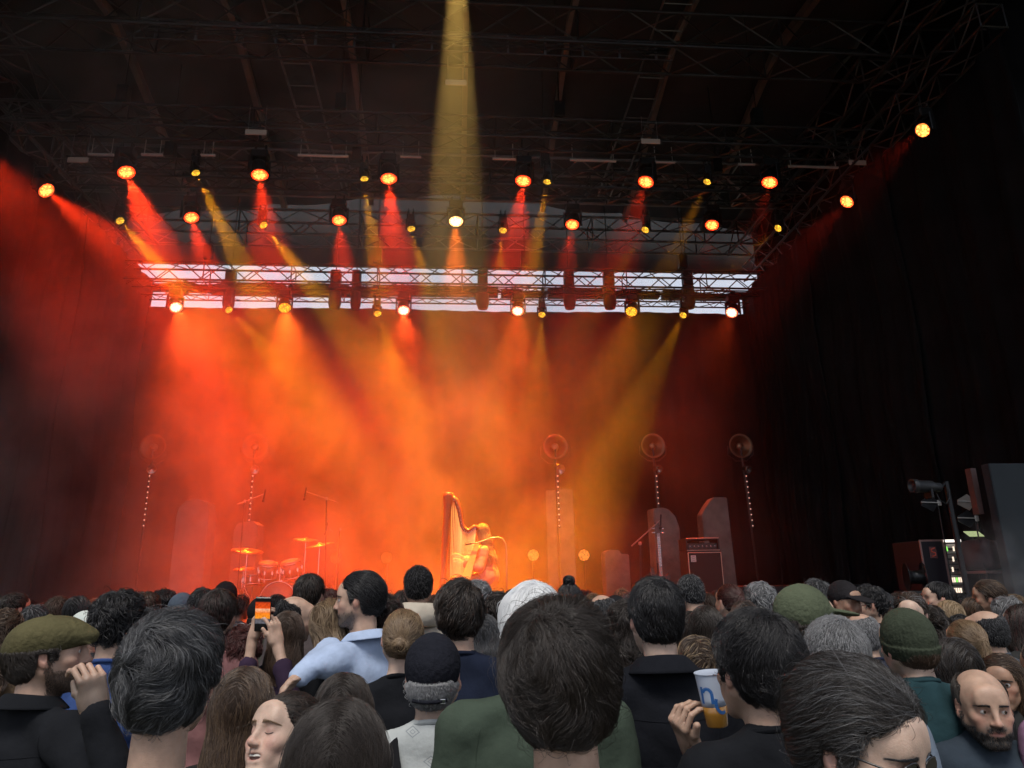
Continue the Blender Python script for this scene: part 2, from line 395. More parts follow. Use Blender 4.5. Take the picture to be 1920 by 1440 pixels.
def make_fixture(R, lens, big=True):
    """moving head: hangs from the origin; head pivots at (0,0,-piv), lens faces -Z of the head"""
    piv = 2.0*R
    b = MB(); b.box((0, 0, -0.10), (R*1.9, R*1.5, 0.16), bev=0.02)
    for s in (-1, 1): b.box((s*R*0.6, 0, 0.0), (0.05, 0.08, 0.05)); b.path([(s*R*.6, .045*cos(t*.7), .07+.045*sin(t*.7)) for t in range(8)], .012, 5)
    base = b.mesh('base', BLACKM)
    b = MB()
    b.box((0, 0, -0.20), (R*2.45, R*0.7, 0.05), bev=0.01)
    for s in (-1, 1): b.box((s*R*1.2, 0, -0.20-piv/2), (0.03, R*0.75, piv+0.10), bev=0.015)
    yoke = b.mesh('yoke', BLACKM)
    b = MB(); L = R*1.25
    b.lathe([(R*0.45, L*1.0), (R*0.8, L*0.8), (R*0.98, L*0.25), (R*1.05, -L*0.5), (R*1.12, -L*0.62), (R*1.12, -L*0.72), (R*0.98, -L*0.72), (R*0.96, -L*0.66)], 28)
    for k in range(10):
        t = 2*pi*k/10; b.box((cos(t)*R*0.95, sin(t)*R*0.95, L*0.2), (0.012, 0.012, L*0.6), Matrix.Rotation(t, 3, 'Z'))
    head = b.mesh('head', BLACKM)
    b = MB(); b.lathe([(0.0, 0.018), (R*0.5, 0.012), (R*0.97, -0.0)][::-1], 28); lm = b.mesh('lens', lens)
    return base, yoke, head, lm, L, piv
FX = {}
def fixture(kind, p, target, label, group, energy, color, size, blend, lens, R, roll=0.0, radius=0.06):
    key = (kind, lens.name, R)
    if key not in FX: FX[key] = make_fixture(R, lens)
    base, yoke, head, lm, L, piv = FX[key]
    # p is where the lens centre shall be: solve for the pivot
    p = Vector(p); d = (Vector(target)-p).normalized()
    pivot = p - d*(L*0.68); top = pivot + Vector((0, 0, 0.20+piv*0.62))
    root = empty('moving_head_lamp' if kind == 'wash' else 'beam_lamp', top); tag(root, label, 'stage light', group)
    o = link(bpy.data.objects.new('base', base), root)
    pan = atan2(d.y, d.x)-pi/2
    o.rotation_euler.z = 0
    y = link(bpy.data.objects.new('yoke', yoke), root); y.rotation_euler.z = pan
    h = link(bpy.data.objects.new('head', head), root); h.location = pivot-top
    q = (-d).to_track_quat('Z', 'Y'); h.rotation_mode = 'QUATERNION'; h.rotation_quaternion = q
    ln = link(bpy.data.objects.new('lens', lm), h); ln.location = (0, 0, -L*0.70)
    ld = bpy.data.lights.new('beam', 'SPOT'); ld.energy = energy; ld.color = color; ld.spot_size = radians(size); ld.spot_blend = blend; ld.shadow_soft_size = radius
    lo = link(bpy.data.objects.new('beam', ld), h); lo.location = (0, 0, -L*0.75)
    return root

def aim(src, sp, tp, Yt=11.0, zt=DECK):
    """3-D target on the deck whose projection continues the line sp->tp"""
    x = sp[0]+(tp[0]-sp[0])*(1150-sp[1])/(tp[1]-sp[1])
    return P(x, 1150, Yt)
RED = (1.0, 0.035, 0.006); ORG = (1.0, 0.15, 0.008); AMB = (1.0, 0.37, 0.006); PINK = (1.0, 0.075, 0.010)
KW, KY = 6000.0, 9500.0
N3 = ('leftmost', 'second', 'third', 'fourth', 'fifth', 'rightmost')
row1 = [((237, 323), (300, 480)), ((487, 328), (503, 480)), ((729, 335), (738, 480)), ((981, 339), (962, 480)), ((1211, 341), (1165, 480)), ((1443, 342), (1415, 460))]
e1 = [1.7, 1.3, 1.3, 1.6, 1.2, 0.7]
for i, (s, t) in enumerate(row1):
    p = P(*s, 11.8)
    fixture('wash', p, aim(p, s, t, 10.2), 'red washing lamp, %s of the six on the front truss' % (N3[i]+('' if i in (0, 5) else ' from left')), 'red lamps on the front truss', KW*e1[i], RED, 30, 1.0, LENS_RED, 0.155)
row2 = [((359, 408), (392, 520)), ((636, 413), (645, 520)), ((855, 415), (855, 520)), ((1073, 421), (1060, 520)), ((1335, 422), (1320, 500))]
e2 = [1.0, 1.0, 1.7, 0.9, 0.45]
for i, (s, t) in enumerate(row2):
    p = P(*s, 14.0); w_ = i == 2
    fixture('wash', p, aim(p, s, t, 11.2), ('brightest lamp in the middle row, pale orange and above the harp' if w_ else 'red lamp in the middle row, %s of the outer four' % ('leftmost', 'second from left', '', 'third from left', 'rightmost')[i]), 'large lamps on the middle truss', KW*e2[i], ORG if w_ else RED, 26, 1.0, LENS_WHITE if w_ else LENS_RED, 0.155)
row3 = [((330, 576), (395, 740), PINK, LENS_PINK, 1.0), ((534, 577), (552, 740), (1.0, .11, .01), LENS_YEL, .8), ((757, 582), (765, 740), PINK, LENS_PINK, .75), ((971, 583), (965, 740), PINK, LENS_PINK, .55), ((1184, 584), (1140, 740), ORG, LENS_YEL, .38), ((1372, 586), (1300, 740), PINK, LENS_PINK, .55)]
for i, (s, t, c, l, e) in enumerate(row3):
    p = P(*s, 16.0)
    fixture('wash', p, aim(p, s, t, 11.8), '%s lamp below the sky gap, %s of the six large ones' % ('yellow' if l is LENS_YEL else 'glaring pink white', N3[i]+('' if i in (0, 5) else ' from left')), 'large lamps under the sky gap', KW*e*1.35, c, 52, 1.0, l, 0.145)
for s, t, Y, lab, e in (((87, 357), (230, 480), 11.6, 'red lamp on the left side truss shining inwards', 1.5), ((1588, 378), (1500, 470), 12.2, 'red lamp on the right side truss, the farther of two', 0.8), ((1730, 244), (1640, 320), 9.2, 'red lamp high on the right side truss, the nearer of two', 0.3)):
    p = P(*s, Y)
    q = P(s[0]+(t[0]-s[0])*4, s[1]+(t[1]-s[1])*4, Y-0.6)
    fixture('wash', p, q, lab, 'red lamps on the side trusses', KW*e, RED, 32, 1.0, LENS_RED, 0.115 if Y < 10 else 0.14)
for s, t, Y, lab, e in (((-75, 250), (150, 560), 8.5, 'red lamp outside the left edge flooding the left side truss', .7), ((1985, 70), (1740, 210), 9.4, 'red lamp outside the right edge near the roof', .4)):
    p = P(*s, Y); q = P(s[0]+(t[0]-s[0])*3, s[1]+(t[1]-s[1])*3, Y+1.2)
    fixture('wash', p, q, lab, 'red lamps on the side trusses', KW*e, RED, 52, 1.0, LENS_RED, 0.155)
# a lamp outside the left edge of the picture floods the left with red
y1 = [((367, 324), (450, 490), 1.2), ((683, 335), (702, 470), .8), ((1026, 341), (1003, 470), 1.3), ((1326, 341), (1258, 490), 1.5)]
for i, (s, t, e) in enumerate(y1):
    p = P(*s, 11.6)
    fixture('spot', p, aim(p, s, t, 10.6), 'small yellow beam lamp on the front truss, %s of four' % ('leftmost', 'second from left', 'third from left', 'rightmost')[i], 'small yellow lamps on the front truss', KY*e, AMB, 14, 0.5, LENS_YEL, 0.075, radius=0.08)
y2 = [((225, 414), (335, 540), 1.3), ((494, 422), (570, 520), 1.4), ((771, 429), (795, 520), .6), ((943, 432), (936, 520), .5), ((1210, 431), (1165, 500), .6), ((1459, 428), (1375, 500), .7)]
for i, (s, t, e) in enumerate(y2):
    p = P(*s, 13.8)
    fixture('spot', p, aim(p, s, t, 11.2), 'small yellow beam lamp on the middle truss, %s of six' % (N3[i]+('' if i in (0, 5) else ' from left')), 'small yellow lamps on the middle truss', KY*e, AMB, 14, 0.5, LENS_YEL, 0.085, radius=0.08)
y3 = [((429, 581), (545, 700), .55), ((708, 588), (745, 690), .5), ((1016, 590), (1010, 720), .6), ((1281, 591), (1195, 770), 3.0)]
for i, (s, t, e) in enumerate(y3):
    p = P(*s, 15.7)
    fixture('spot', p, aim(p, s, t, 11.8), 'small yellow beam lamp under the sky gap, %s of four' % ('leftmost', 'second from left', 'third from left', 'rightmost')[i], 'small yellow lamps under the sky gap', KY*e, AMB, 15, 0.4, LENS_YEL, 0.085, radius=0.07)
# tall yellow beam from the front truss onto the harp
fixture('spot', (0.0, 7.9, 11.2), (0.0, 11.3, 2.2), 'strong yellow spotlight above the view aimed at the harp', None, 14000, (1.0, 0.60, 0.14), 12.5, 0.3, LENS_YEL, 0.12, radius=0.05)

# ================================================================== STAGE SMOKE (real scattering volume)
def smoke():
    m = bpy.data.materials.new('stage_smoke'); m.use_nodes = True; t = m.node_tree; N = t.nodes; L = t.links; N.clear()
    tc = N.new('ShaderNodeTexCoord'); sep = N.new('ShaderNodeSeparateXYZ'); L.new(tc.outputs['Object'], sep.inputs[0])
    nz = N.new('ShaderNodeTexNoise'); nz.inputs['Scale'].default_value = 0.5; nz.inputs['Detail'].default_value = 6.0; nz.inputs['Roughness'].default_value = 0.62; nz.inputs['Distortion'].default_value = 0.5
    L.new(tc.outputs['Object'], nz.inputs['Vector'])
    def mr(src, a, b, c, d, smooth=True):
        r = N.new('ShaderNodeMapRange'); r.interpolation_type = 'SMOOTHSTEP' if smooth else 'LINEAR'
        for k, v in zip(('From Min', 'From Max', 'To Min', 'To Max'), (a, b, c, d)): r.inputs[k].default_value = v
        L.new(src, r.inputs['Value']); return r.outputs[0]
    def mul(a, b):
        q = N.new('ShaderNodeMath'); q.operation = 'MULTIPLY'
        for k, v in ((0, a), (1, b)):
            if hasattr(v, 'default_value'): L.new(v, q.inputs[k])
            else: q.inputs[k].default_value = v
        return q.outputs[0]
    def add(a, b):
        q = N.new('ShaderNodeMath'); q.operation = 'ADD'
        for k, v in ((0, a), (1, b)):
            if hasattr(v, 'default_value'): L.new(v, q.inputs[k])
            else: q.inputs[k].default_value = v
        return q.outputs[0]
    puff = mr(nz.outputs['Fac'], 0.40, 0.62, 0.18, 1.8)
    low = mr(sep.outputs['Z'], 2.0, 9.5, 1.0, 0.5)
    side = mr(sep.outputs['X'], -1.5, 4.6, 1.0, 0.06)
    d = mul(mul(puff, low), side)
    dens = mul(d, 0.046)
    v = N.new('ShaderNodeVolumePrincipled'); v.inputs['Color'].default_value = (0.95, 0.95, 0.95, 1); v.inputs['Anisotropy'].default_value = 0.25
    L.new(dens, v.inputs['Density'])
    o = N.new('ShaderNodeOutputMaterial'); L.new(v.outputs[0], o.inputs['Volume'])
    b = MB(); b.box((-0.35, 12.75, 6.6), (16.9, 9.0, 12.4))
    ob = b.build('smoke', m); tag(ob, kind='stuff', label='stage smoke glowing red and orange in the lamp beams', cat='smoke')
smoke()

def wing_smoke():
    m = bpy.data.materials.new('wing_smoke'); m.use_nodes = True; t = m.node_tree; N = t.nodes; L = t.links; N.clear()
    tc = N.new('ShaderNodeTexCoord'); nz = N.new('ShaderNodeTexNoise'); nz.inputs['Scale'].default_value = 2.2; nz.inputs['Detail'].default_value = 4; nz.inputs['Distortion'].default_value = .6; L.new(tc.outputs['Object'], nz.inputs['Vector'])
    r = N.new('ShaderNodeMapRange'); r.inputs['From Min'].default_value = .42; r.inputs['From Max'].default_value = .7; r.inputs['To Max'].default_value = .45; L.new(nz.outputs['Fac'], r.inputs['Value'])
    ln = N.new('ShaderNodeVectorMath'); ln.operation = 'LENGTH'; L.new(tc.outputs['Object'], ln.inputs[0]); f = N.new('ShaderNodeMapRange'); f.inputs['From Min'].default_value = .25; f.inputs['From Max'].default_value = .62; f.inputs['To Min'].default_value = 1; f.inputs['To Max'].default_value = 0; L.new(ln.outputs['Value'], f.inputs['Value'])
    mu = N.new('ShaderNodeMath'); mu.operation = 'MULTIPLY'; L.new(r.outputs[0], mu.inputs[0]); L.new(f.outputs[0], mu.inputs[1])
    v = N.new('ShaderNodeVolumePrincipled'); v.inputs['Color'].default_value = (.92, .92, .95, 1); L.new(mu.outputs[0], v.inputs['Density']); o = N.new('ShaderNodeOutputMaterial'); L.new(v.outputs[0], o.inputs['Volume'])
    b = MB(); b.box((0, 0, 0), (1.3, .9, 1.3)); ob = b.build('smoke', m); ob.location = P(1885, 1060, 7.6); tag(ob, kind='stuff', label='wisps of grey smoke drifting before the right stage wing', cat='smoke')
wing_smoke()

# ================================================================== BODY MODELLER (implicit surfaces turned into one continuous mesh)
def axis(lo, hi, coarse, fine=()):
    """non-uniform grid axis: step `coarse`, refined inside the (a, b, h) intervals"""
    out = [lo]; x = lo
    while x < hi:
        h = coarse
        for a, b_, hf in fine:
            dist = max(a-x, x-b_, 0.0)
            h = min(h, hf+0.25*dist)
        x += h; out.append(x)
    return np.array(out)

class Field:
    def __init__(s, xs, ys, zs):
        s.ax = (xs, ys, zs); s.F = np.full((len(xs), len(ys), len(zs)), 1.0, np.float32); s.M = Matrix.Identity(4); s.off = 0.0
    def like(s):
        g = Field(*s.ax); return g
    def _sub(s, lo, hi, pad):
        cs = [s.M @ Vector((x, y, z)) for x in (lo[0], hi[0]) for y in (lo[1], hi[1]) for z in (lo[2], hi[2])]
        sl = []
        for i in range(3):
            a = min(c[i] for c in cs)-pad; b_ = max(c[i] for c in cs)+pad
            i0 = max(0, np.searchsorted(s.ax[i], a)-1); i1 = min(len(s.ax[i]), np.searchsorted(s.ax[i], b_)+1)
            if i1 <= i0: return None
            sl.append(slice(i0, i1))
        X, Y, Z = np.meshgrid(s.ax[0][sl[0]], s.ax[1][sl[1]], s.ax[2][sl[2]], indexing='ij')
        Mi = np.array(s.M.inverted())
        P_ = np.stack([Mi[r, 0]*X+Mi[r, 1]*Y+Mi[r, 2]*Z+Mi[r, 3] for r in range(3)], 0)
        return tuple(sl), P_
    def _join(s, sl, d, k, op):
        A = s.F[sl]
        if op == 'u':
            if k > 0:
                h = np.maximum(k-np.abs(A-d), 0)/k; s.F[sl] = np.minimum(A, d)-h*h*k*0.25
            else: s.F[sl] = np.minimum(A, d)
        else:
            d = -d
            if k > 0:
                h = np.maximum(k-np.abs(A-d), 0)/k; s.F[sl] = np.maximum(A, d)+h*h*k*0.25
            else: s.F[sl] = np.maximum(A, d)
    def ell(s, c, r, k=0.02, op='u', rot=None):
        c = Vector(c); r = [q+s.off for q in r]; R = max(r)
        g = s._sub([c[i]-(r[i] if rot is None else R) for i in range(3)], [c[i]+(r[i] if rot is None else R) for i in range(3)], k+0.03)
        if g is None: return
        sl, p = g
        q = p-np.array(c).reshape(3, 1, 1, 1)
        if rot is not None:
            m = np.array(rot.to_matrix().inverted() if isinstance(rot, Euler) else rot.inverted()); q = np.einsum('ij,jabc->iabc', m, q)
        k0 = np.sqrt(sum((q[i]/r[i])**2 for i in range(3))); k1 = np.sqrt(sum((q[i]/r[i]**2)**2 for i in range(3)))+1e-6
        s._join(sl, k0*(k0-1)/k1, k, op)
    def cap(s, a, b_, ra, rb=None, k=0.02, op='u', flat=None):
        a, b_ = np.array(a, float), np.array(b_, float); rb = ra if rb is None else rb; ra += s.off; rb += s.off; R = max(ra, rb)
        g = s._sub(np.minimum(a, b_)-R, np.maximum(a, b_)+R, k+0.03)
        if g is None: return
        sl, p = g
        q = p-a.reshape(3, 1, 1, 1); ba = b_-a; L2 = float(ba @ ba)+1e-9
        h = np.clip(np.einsum('i,iabc->abc', ba, q)/L2, 0, 1)
        v = q-h*ba.reshape(3, 1, 1, 1)
        if flat is not None:    # (direction, factor): squash the section along a direction
            fd, ff = np.array(flat[0], float), flat[1]; fd = fd/np.linalg.norm(fd)
            v = v+np.einsum('i,iabc->abc', fd, v)*(1/ff-1)*fd.reshape(3, 1, 1, 1)
        d = np.sqrt((v**2).sum(0))-(ra+(rb-ra)*h)
        s._join(sl, d, k, op)
    def box(s, c, d, r=0.005, k=0.01, op='u', rot=None):
        c = Vector(c); R = sqrt(sum(q*q for q in d))
        g = s._sub([c[i]-R for i in range(3)], [c[i]+R for i in range(3)], k+0.02)
        if g is None: return
        sl, p = g; q = p-np.array(c).reshape(3, 1, 1, 1)
        if rot is not None: q = np.einsum('ij,jabc->iabc', np.array(rot.to_matrix().inverted() if isinstance(rot, Euler) else rot.inverted()), q)
        e = np.stack([np.abs(q[i])-(d[i]-r) for i in range(3)], 0)
        dd = np.sqrt((np.maximum(e, 0)**2).sum(0))+np.minimum(e.max(0), 0)-r
        s._join(sl, dd, k, op)
    def whole(s):
        X, Y, Z = np.meshgrid(*s.ax, indexing='ij'); Mi = np.array(s.M.inverted())
        return [Mi[r, 0]*X+Mi[r, 1]*Y+Mi[r, 2]*Z+Mi[r, 3] for r in range(3)]

def polygonize(F, ax):
    F = F.copy(); F[0], F[-1] = 1, 1; F[:, 0], F[:, -1] = 1, 1; F[:, :, 0], F[:, :, -1] = 1, 1
    Sg = F < 0; nx, ny, nz = F.shape
    c = np.zeros((nx-1, ny-1, nz-1), np.int8)
    for a in (0, 1):
        for b_ in (0, 1):
            for d in (0, 1): c += Sg[a:nx-1+a, b_:ny-1+b_, d:nz-1+d]
    act = (c > 0) & (c < 8); I = np.argwhere(act)
    if len(I) == 0: return np.zeros((0, 3)), np.zeros((0, 4), int)
    vid = np.full(act.shape, -1, np.int64); vid[act] = np.arange(len(I))
    co = np.array([(a, b_, d) for a in (0, 1) for b_ in (0, 1) for d in (0, 1)])
    vals = np.stack([F[I[:, 0]+o[0], I[:, 1]+o[1], I[:, 2]+o[2]] for o in co], 1)
    ps = np.stack([np.stack([ax[q][I[:, q]+o[q]] for q in range(3)], 1) for o in co], 1)
    acc = np.zeros((len(I), 3)); cnt = np.zeros(len(I))
    for i in range(8):
        for j in range(i+1, 8):
            if np.abs(co[i]-co[j]).sum() != 1: continue
            m = (vals[:, i] < 0) != (vals[:, j] < 0)
            t = vals[m, i]/(vals[m, i]-vals[m, j]); acc[m] += ps[m, i]+(ps[m, j]-ps[m, i])*t[:, None]; cnt[m] += 1
    V = acc/cnt[:, None]; Q = []
    for axn in range(3):
        u, v = (axn+1) % 3, (axn+2) % 3
        sh = [slice(None)]*3; s0 = list(sh); s1 = list(sh); s0[axn] = slice(0, -1); s1[axn] = slice(1, None)
        A, B = Sg[tuple(s0)], Sg[tuple(s1)]
        E = np.argwhere(A != B)
        ok = (E[:, u] > 0) & (E[:, v] > 0) & (E[:, u] < F.shape[u]-1) & (E[:, v] < F.shape[v]-1); E = E[ok]
        def cell(du, dv):
            q = E.copy(); q[:, u] -= du; q[:, v] -= dv; return vid[q[:, 0], q[:, 1], q[:, 2]]
        q = np.stack([cell(1, 1), cell(0, 1), cell(0, 0), cell(1, 0)], 1)
        fl = ~A[E[:, 0], E[:, 1], E[:, 2]]; q[fl] = q[fl][:, ::-1]; Q.append(q)
    Q = np.concatenate(Q); Q = Q[(Q >= 0).all(1)]
    return V, Q

def np_mesh(name, V, Q, mat_, col=None):
    me = bpy.data.meshes.new(name); me.vertices.add(len(V)); me.vertices.foreach_set('co', V.astype(np.float32).ravel())
    me.loops.add(len(Q)*4); me.loops.foreach_set('vertex_index', Q.astype(np.int32).ravel())
    me.polygons.add(len(Q)); me.polygons.foreach_set('loop_start', np.arange(0, len(Q)*4, 4, dtype=np.int32)); me.polygons.foreach_set('loop_total', np.full(len(Q), 4, np.int32))
    me.polygons.foreach_set('use_smooth', np.ones(len(Q), bool))
    if mat_: me.materials.append(mat_)
    if col is not None:
        a = me.color_attributes.new('tint', 'FLOAT_COLOR', 'POINT'); a.data.foreach_set('color', np.concatenate([col, np.ones((len(V), 1))], 1).astype(np.float32).ravel())
    me.update(calc_edges=True); me.validate(); return me

def wob(p, scale, seed, n=5):
    """cheap smooth noise: p (N,3) -> (N,3) in about -1..1"""
    r = np.random.RandomState(seed); o = np.zeros_like(p)
    for i in range(n):
        k = r.normal(size=(3, 3)); k /= np.linalg.norm(k, axis=1)[:, None]
        ph = r.uniform(0, 6.28, 3); f = scale*(0.7+0.35*i)
        o += np.sin(p @ k.T*f+ph)/(1+0.35*i)
    return o/2.2
def wob3(X, Y, Z, scale, seed, n=4):
    r = np.random.RandomState(seed); o = np.zeros_like(X)
    for i in range(n):
        k = r.normal(size=3); k /= np.linalg.norm(k); f = scale*(0.7+0.4*i)
        o += np.sin((X*k[0]+Y*k[1]+Z*k[2])*f+r.uniform(0, 6.28))/(1+0.4*i)
    return o/2.0

def sampler(F, ax):
    G = F
    def val(p):
        idx = []; fr = []
        for i in range(3):
            a = ax[i]; j = np.clip(np.searchsorted(a, p[:, i])-1, 0, len(a)-2); idx.append(j); fr.append(np.clip((p[:, i]-a[j])/(a[j+1]-a[j]), 0, 1))
        o = 0
        for a in (0, 1):
            for b_ in (0, 1):
                for c in (0, 1):
                    w_ = (fr[0] if a else 1-fr[0])*(fr[1] if b_ else 1-fr[1])*(fr[2] if c else 1-fr[2])
                    o = o+w_*G[idx[0]+a, idx[1]+b_, idx[2]+c]
        return o
    def grad(p, e=0.004):
        g = np.stack([val(p+np.eye(3)[i]*e)-val(p-np.eye(3)[i]*e) for i in range(3)], 1)
        return g/(np.linalg.norm(g, axis=1)[:, None]+1e-9)
    return val, grad

# ------------------------------------------------------------------ person materials
def skin_mat(name, col, rough=0.48):
    if name in MATS: return MATS[name]
    m = mat(name, col, rough, spec=0.4, bump=0.15, bscale=350, sss=0.12); t = m.node_tree; N = t.nodes; L = t.links; b = N['Principled BSDF']
    at = N.new('ShaderNodeAttribute'); at.attribute_name = 'tint'
    tc = N.new('ShaderNodeTexCoord'); nz = N.new('ShaderNodeTexNoise'); nz.inputs['Scale'].default_value = 28; nz.inputs['Detail'].default_value = 6; L.new(tc.outputs['Object'], nz.inputs['Vector'])
    r = N.new('ShaderNodeMapRange'); r.inputs['From Min'].default_value = .3; r.inputs['From Max'].default_value = .7; r.inputs['To Min'].default_value = 0.80; r.inputs['To Max'].default_value = 1.13; L.new(nz.outputs['Fac'], r.inputs['Value'])
    mx = N.new('ShaderNodeMix'); mx.data_type = 'RGBA'; mx.blend_type = 'MULTIPLY'; mx.inputs['Factor'].default_value = 1.0
    mx.inputs['A'].default_value = (*col, 1); L.new(at.outputs['Color'], mx.inputs['B'])
    vm = N.new('ShaderNodeVectorMath'); vm.operation = 'SCALE'; L.new(mx.outputs['Result'], vm.inputs[0]); L.new(r.outputs[0], vm.inputs['Scale'])
    L.new(vm.outputs[0], b.inputs['Base Color'])
    return m
SKINS = {'fair': skin_mat('skin_fair', (0.55, 0.385, 0.30)), 'light': skin_mat('skin_light', (0.47, 0.305, 0.225)), 'tan': skin_mat('skin_tan', (0.34, 0.20, 0.135)), 'brown': skin_mat('skin_brown', (0.13, 0.065, 0.04))}
HAIRC = {'black': (0.010, 0.009, 0.010), 'dark': (0.022, 0.016, 0.013), 'brown': (0.05, 0.030, 0.020), 'red': (0.055, 0.014, 0.012), 'lightbrown': (0.14, 0.088, 0.050), 'blond': (0.30, 0.21, 0.12), 'greydark': (0.030, 0.030, 0.033), 'grey': (0.16, 0.16, 0.165), 'silver': (0.34, 0.34, 0.35), 'white': (0.72, 0.73, 0.74)}
def hair_mats(c, streak=None):
    """shell and strand material of a hair colour; streak mixes in a second colour strand by strand"""
    nm = 'hair_%s_%s' % (c, streak)
    if nm in MATS: return MATS[nm]
    col = HAIRC[c]; c2 = HAIRC[streak] if streak else tuple(min(.82, q*1.9) for q in col)
    base = mat('scalp_'+nm, tuple(q*(.9 if c in ('white', 'silver') else .6) for q in col), 0.75, noise=0.4, nscale=60, bump=.1 if c == 'white' else 0.6, bscale=180, stretch=(1, 1, .25), spec=0.2)
    m = bpy.data.materials.new(nm); m.use_nodes = True; t = m.node_tree; N = t.nodes; L = t.links; b = N['Principled BSDF']
    hi = N.new('ShaderNodeHairInfo'); r = N.new('ShaderNodeMapRange'); r.inputs['From Min'].default_value = 0.35 if not streak else 0.5; r.inputs['From Max'].default_value = 1.0; L.new(hi.outputs['Random'], r.inputs['Value'])
    mx = N.new('ShaderNodeMix'); mx.data_type = 'RGBA'; mx.inputs['A'].default_value = (*col, 1); mx.inputs['B'].default_value = (*c2, 1); L.new(r.outputs[0], mx.inputs['Factor'])
    L.new(mx.outputs['Result'], b.inputs['Base Color']); b.inputs['Roughness'].default_value = 0.42; b.inputs['Specular IOR Level'].default_value = 0.55
    MATS[nm] = (base, m); return MATS[nm]

def strand_object(name, pts, rad, m, parent):
    n, k = pts.shape[0], pts.shape[1]
    cu = bpy.data.hair_curves.new(name); cu.add_curves([k]*n)
    cu.attributes['position'].data.foreach_set('vector', pts.astype(np.float32).ravel())
    a = cu.attributes.get('radius') or cu.attributes.new('radius', 'FLOAT', 'POINT')
    tt = np.linspace(0, 1, k); rr = rad*(1-0.75*tt**2)
    a.data.foreach_set('value', np.tile(rr, n).astype(np.float32))
    cu.materials.append(m)
    return link(bpy.data.objects.new(name, cu), parent)
S.cycles_curves.shape = 'RIBBONS'

# ================================================================== PEOPLE
def head_prims(g, det, sex='m', mouth='closed', sy=1.0, eyes=None):
    """g.M is the head frame: origin at the middle of the cranium, +Y the face, +Z up"""
    f = 1 if sex == 'm' else 0
    g.ell((0, -0.014, 0.036), (.0765, .097, .083), 0.0)
    g.ell((0, .026, 0.004), (.0655, .068, .080), 0.03)
    g.ell((0, .034, -.062), (.050+.004*f, .050, .052), 0.03)
    g.ell((0, -.01, -.03), (.066, .07, .055), 0.03)
    g.ell((0, .074, -.099), (.020+.004*f, .016, .015), 0.02)
    for s in (-1, 1):
        g.cap((s*.058, .004, -.045), (s*.022, .070, -.098), .014, .013, 0.03)
        g.ell((s*.043, .064, -.022), (.022, .022, .018), 0.02)
        g.ell((s*.030, .072, -.055), (.020, .018, .022), 0.02)
    g.cap((-.034, .083, .026), (.034, .083, .026), .010+.002*f, None, 0.02)
    g.ell((0, .078, .052), (.045, .020, .030), 0.03)
    for s in (-1, 1): g.ell((s*.0315, .103, .004), (.017, .016, .0125), 0.014, 's')
    g.cap((0, .078, .014), (0, .088, -.032), .011, .015, 0.010)
    g.cap((0, .093, .022), (0, .1125, -.026), .0080, .0095, 0.014)
    g.ell((0, .114, -.031), (.0105, .0105, .0090), 0.008)
    for s in (-1, 1): g.ell((s*.0125, .103, -.034), (.0075, .010, .0070), 0.007)
    g.cap((0, .088, -.036), (0, .110, -.035), .007, .006, .006)
    g.ell((0, .078, -.060), (.028, .020, .022), 0.015)
    if mouth == 'open':
        g.ell((0, .100, -.0655), (.033, .026, .0125), 0.006, 's')
        g.cap((-.034, .077, -.0545), (0, .1005, -.0535), .0030, .0045, 0.006); g.cap((.034, .077, -.0545), (0, .1005, -.0535), .0030, .0045, 0.006)
        for s in (-1, 1): g.ell((s*.043, .068, -.030), (.021, .020, .016), 0.012)
        g.cap((-.034, .076, -.0565), (-.016, .090, -.076), .0030, .0048, 0.006); g.cap((.034, .076, -.0565), (.016, .090, -.076), .0030, .0048, 0.006); g.cap((-.016, .090, -.076), (.016, .090, -.076), .0055, .0055, 0.006)
    else:
        g.cap((-.026, .084, -.0605), (0, .0945, -.0590), .0022, .0040, 0.006); g.cap((.026, .084, -.0605), (0, .0945, -.0590), .0022, .0040, 0.006)
        g.cap((-.022, .084, -.0665), (0, .0925, -.0700), .0024, .0050, 0.006); g.cap((.022, .084, -.0665), (0, .0925, -.0700), .0024, .0050, 0.006)
        if det < 0.0052: g.ell((0, .101, -.0640), (.026, .013, .0014), 0.003, 's')
    if eyes is not None and det < 0.006:      # lids around the eyeballs
        for s in (-1, 1):
            g.ell((s*.0315, .0790, .004), (.0150, .0135, .0135), 0.006)
            if eyes > .0015: g.ell((s*.0315, .0945, .0030), (.0135, .0105, eyes), 0.002, 's')
    for s in (-1, 1):
        R = Euler((radians(12), 0, s*radians(-22)), 'XYZ')
        g.ell((s*.0800, -.008, -.004), (.0075, .0175, .0310), 0.006, rot=R)
        if det < 0.007:
            g.ell((s*.0880, -.002, .000), (.0065, .0105, .0180), 0.004, 's', rot=R)
            g.ell((s*.0800, .004, -.0290), (.006, .008, .009), 0.004)

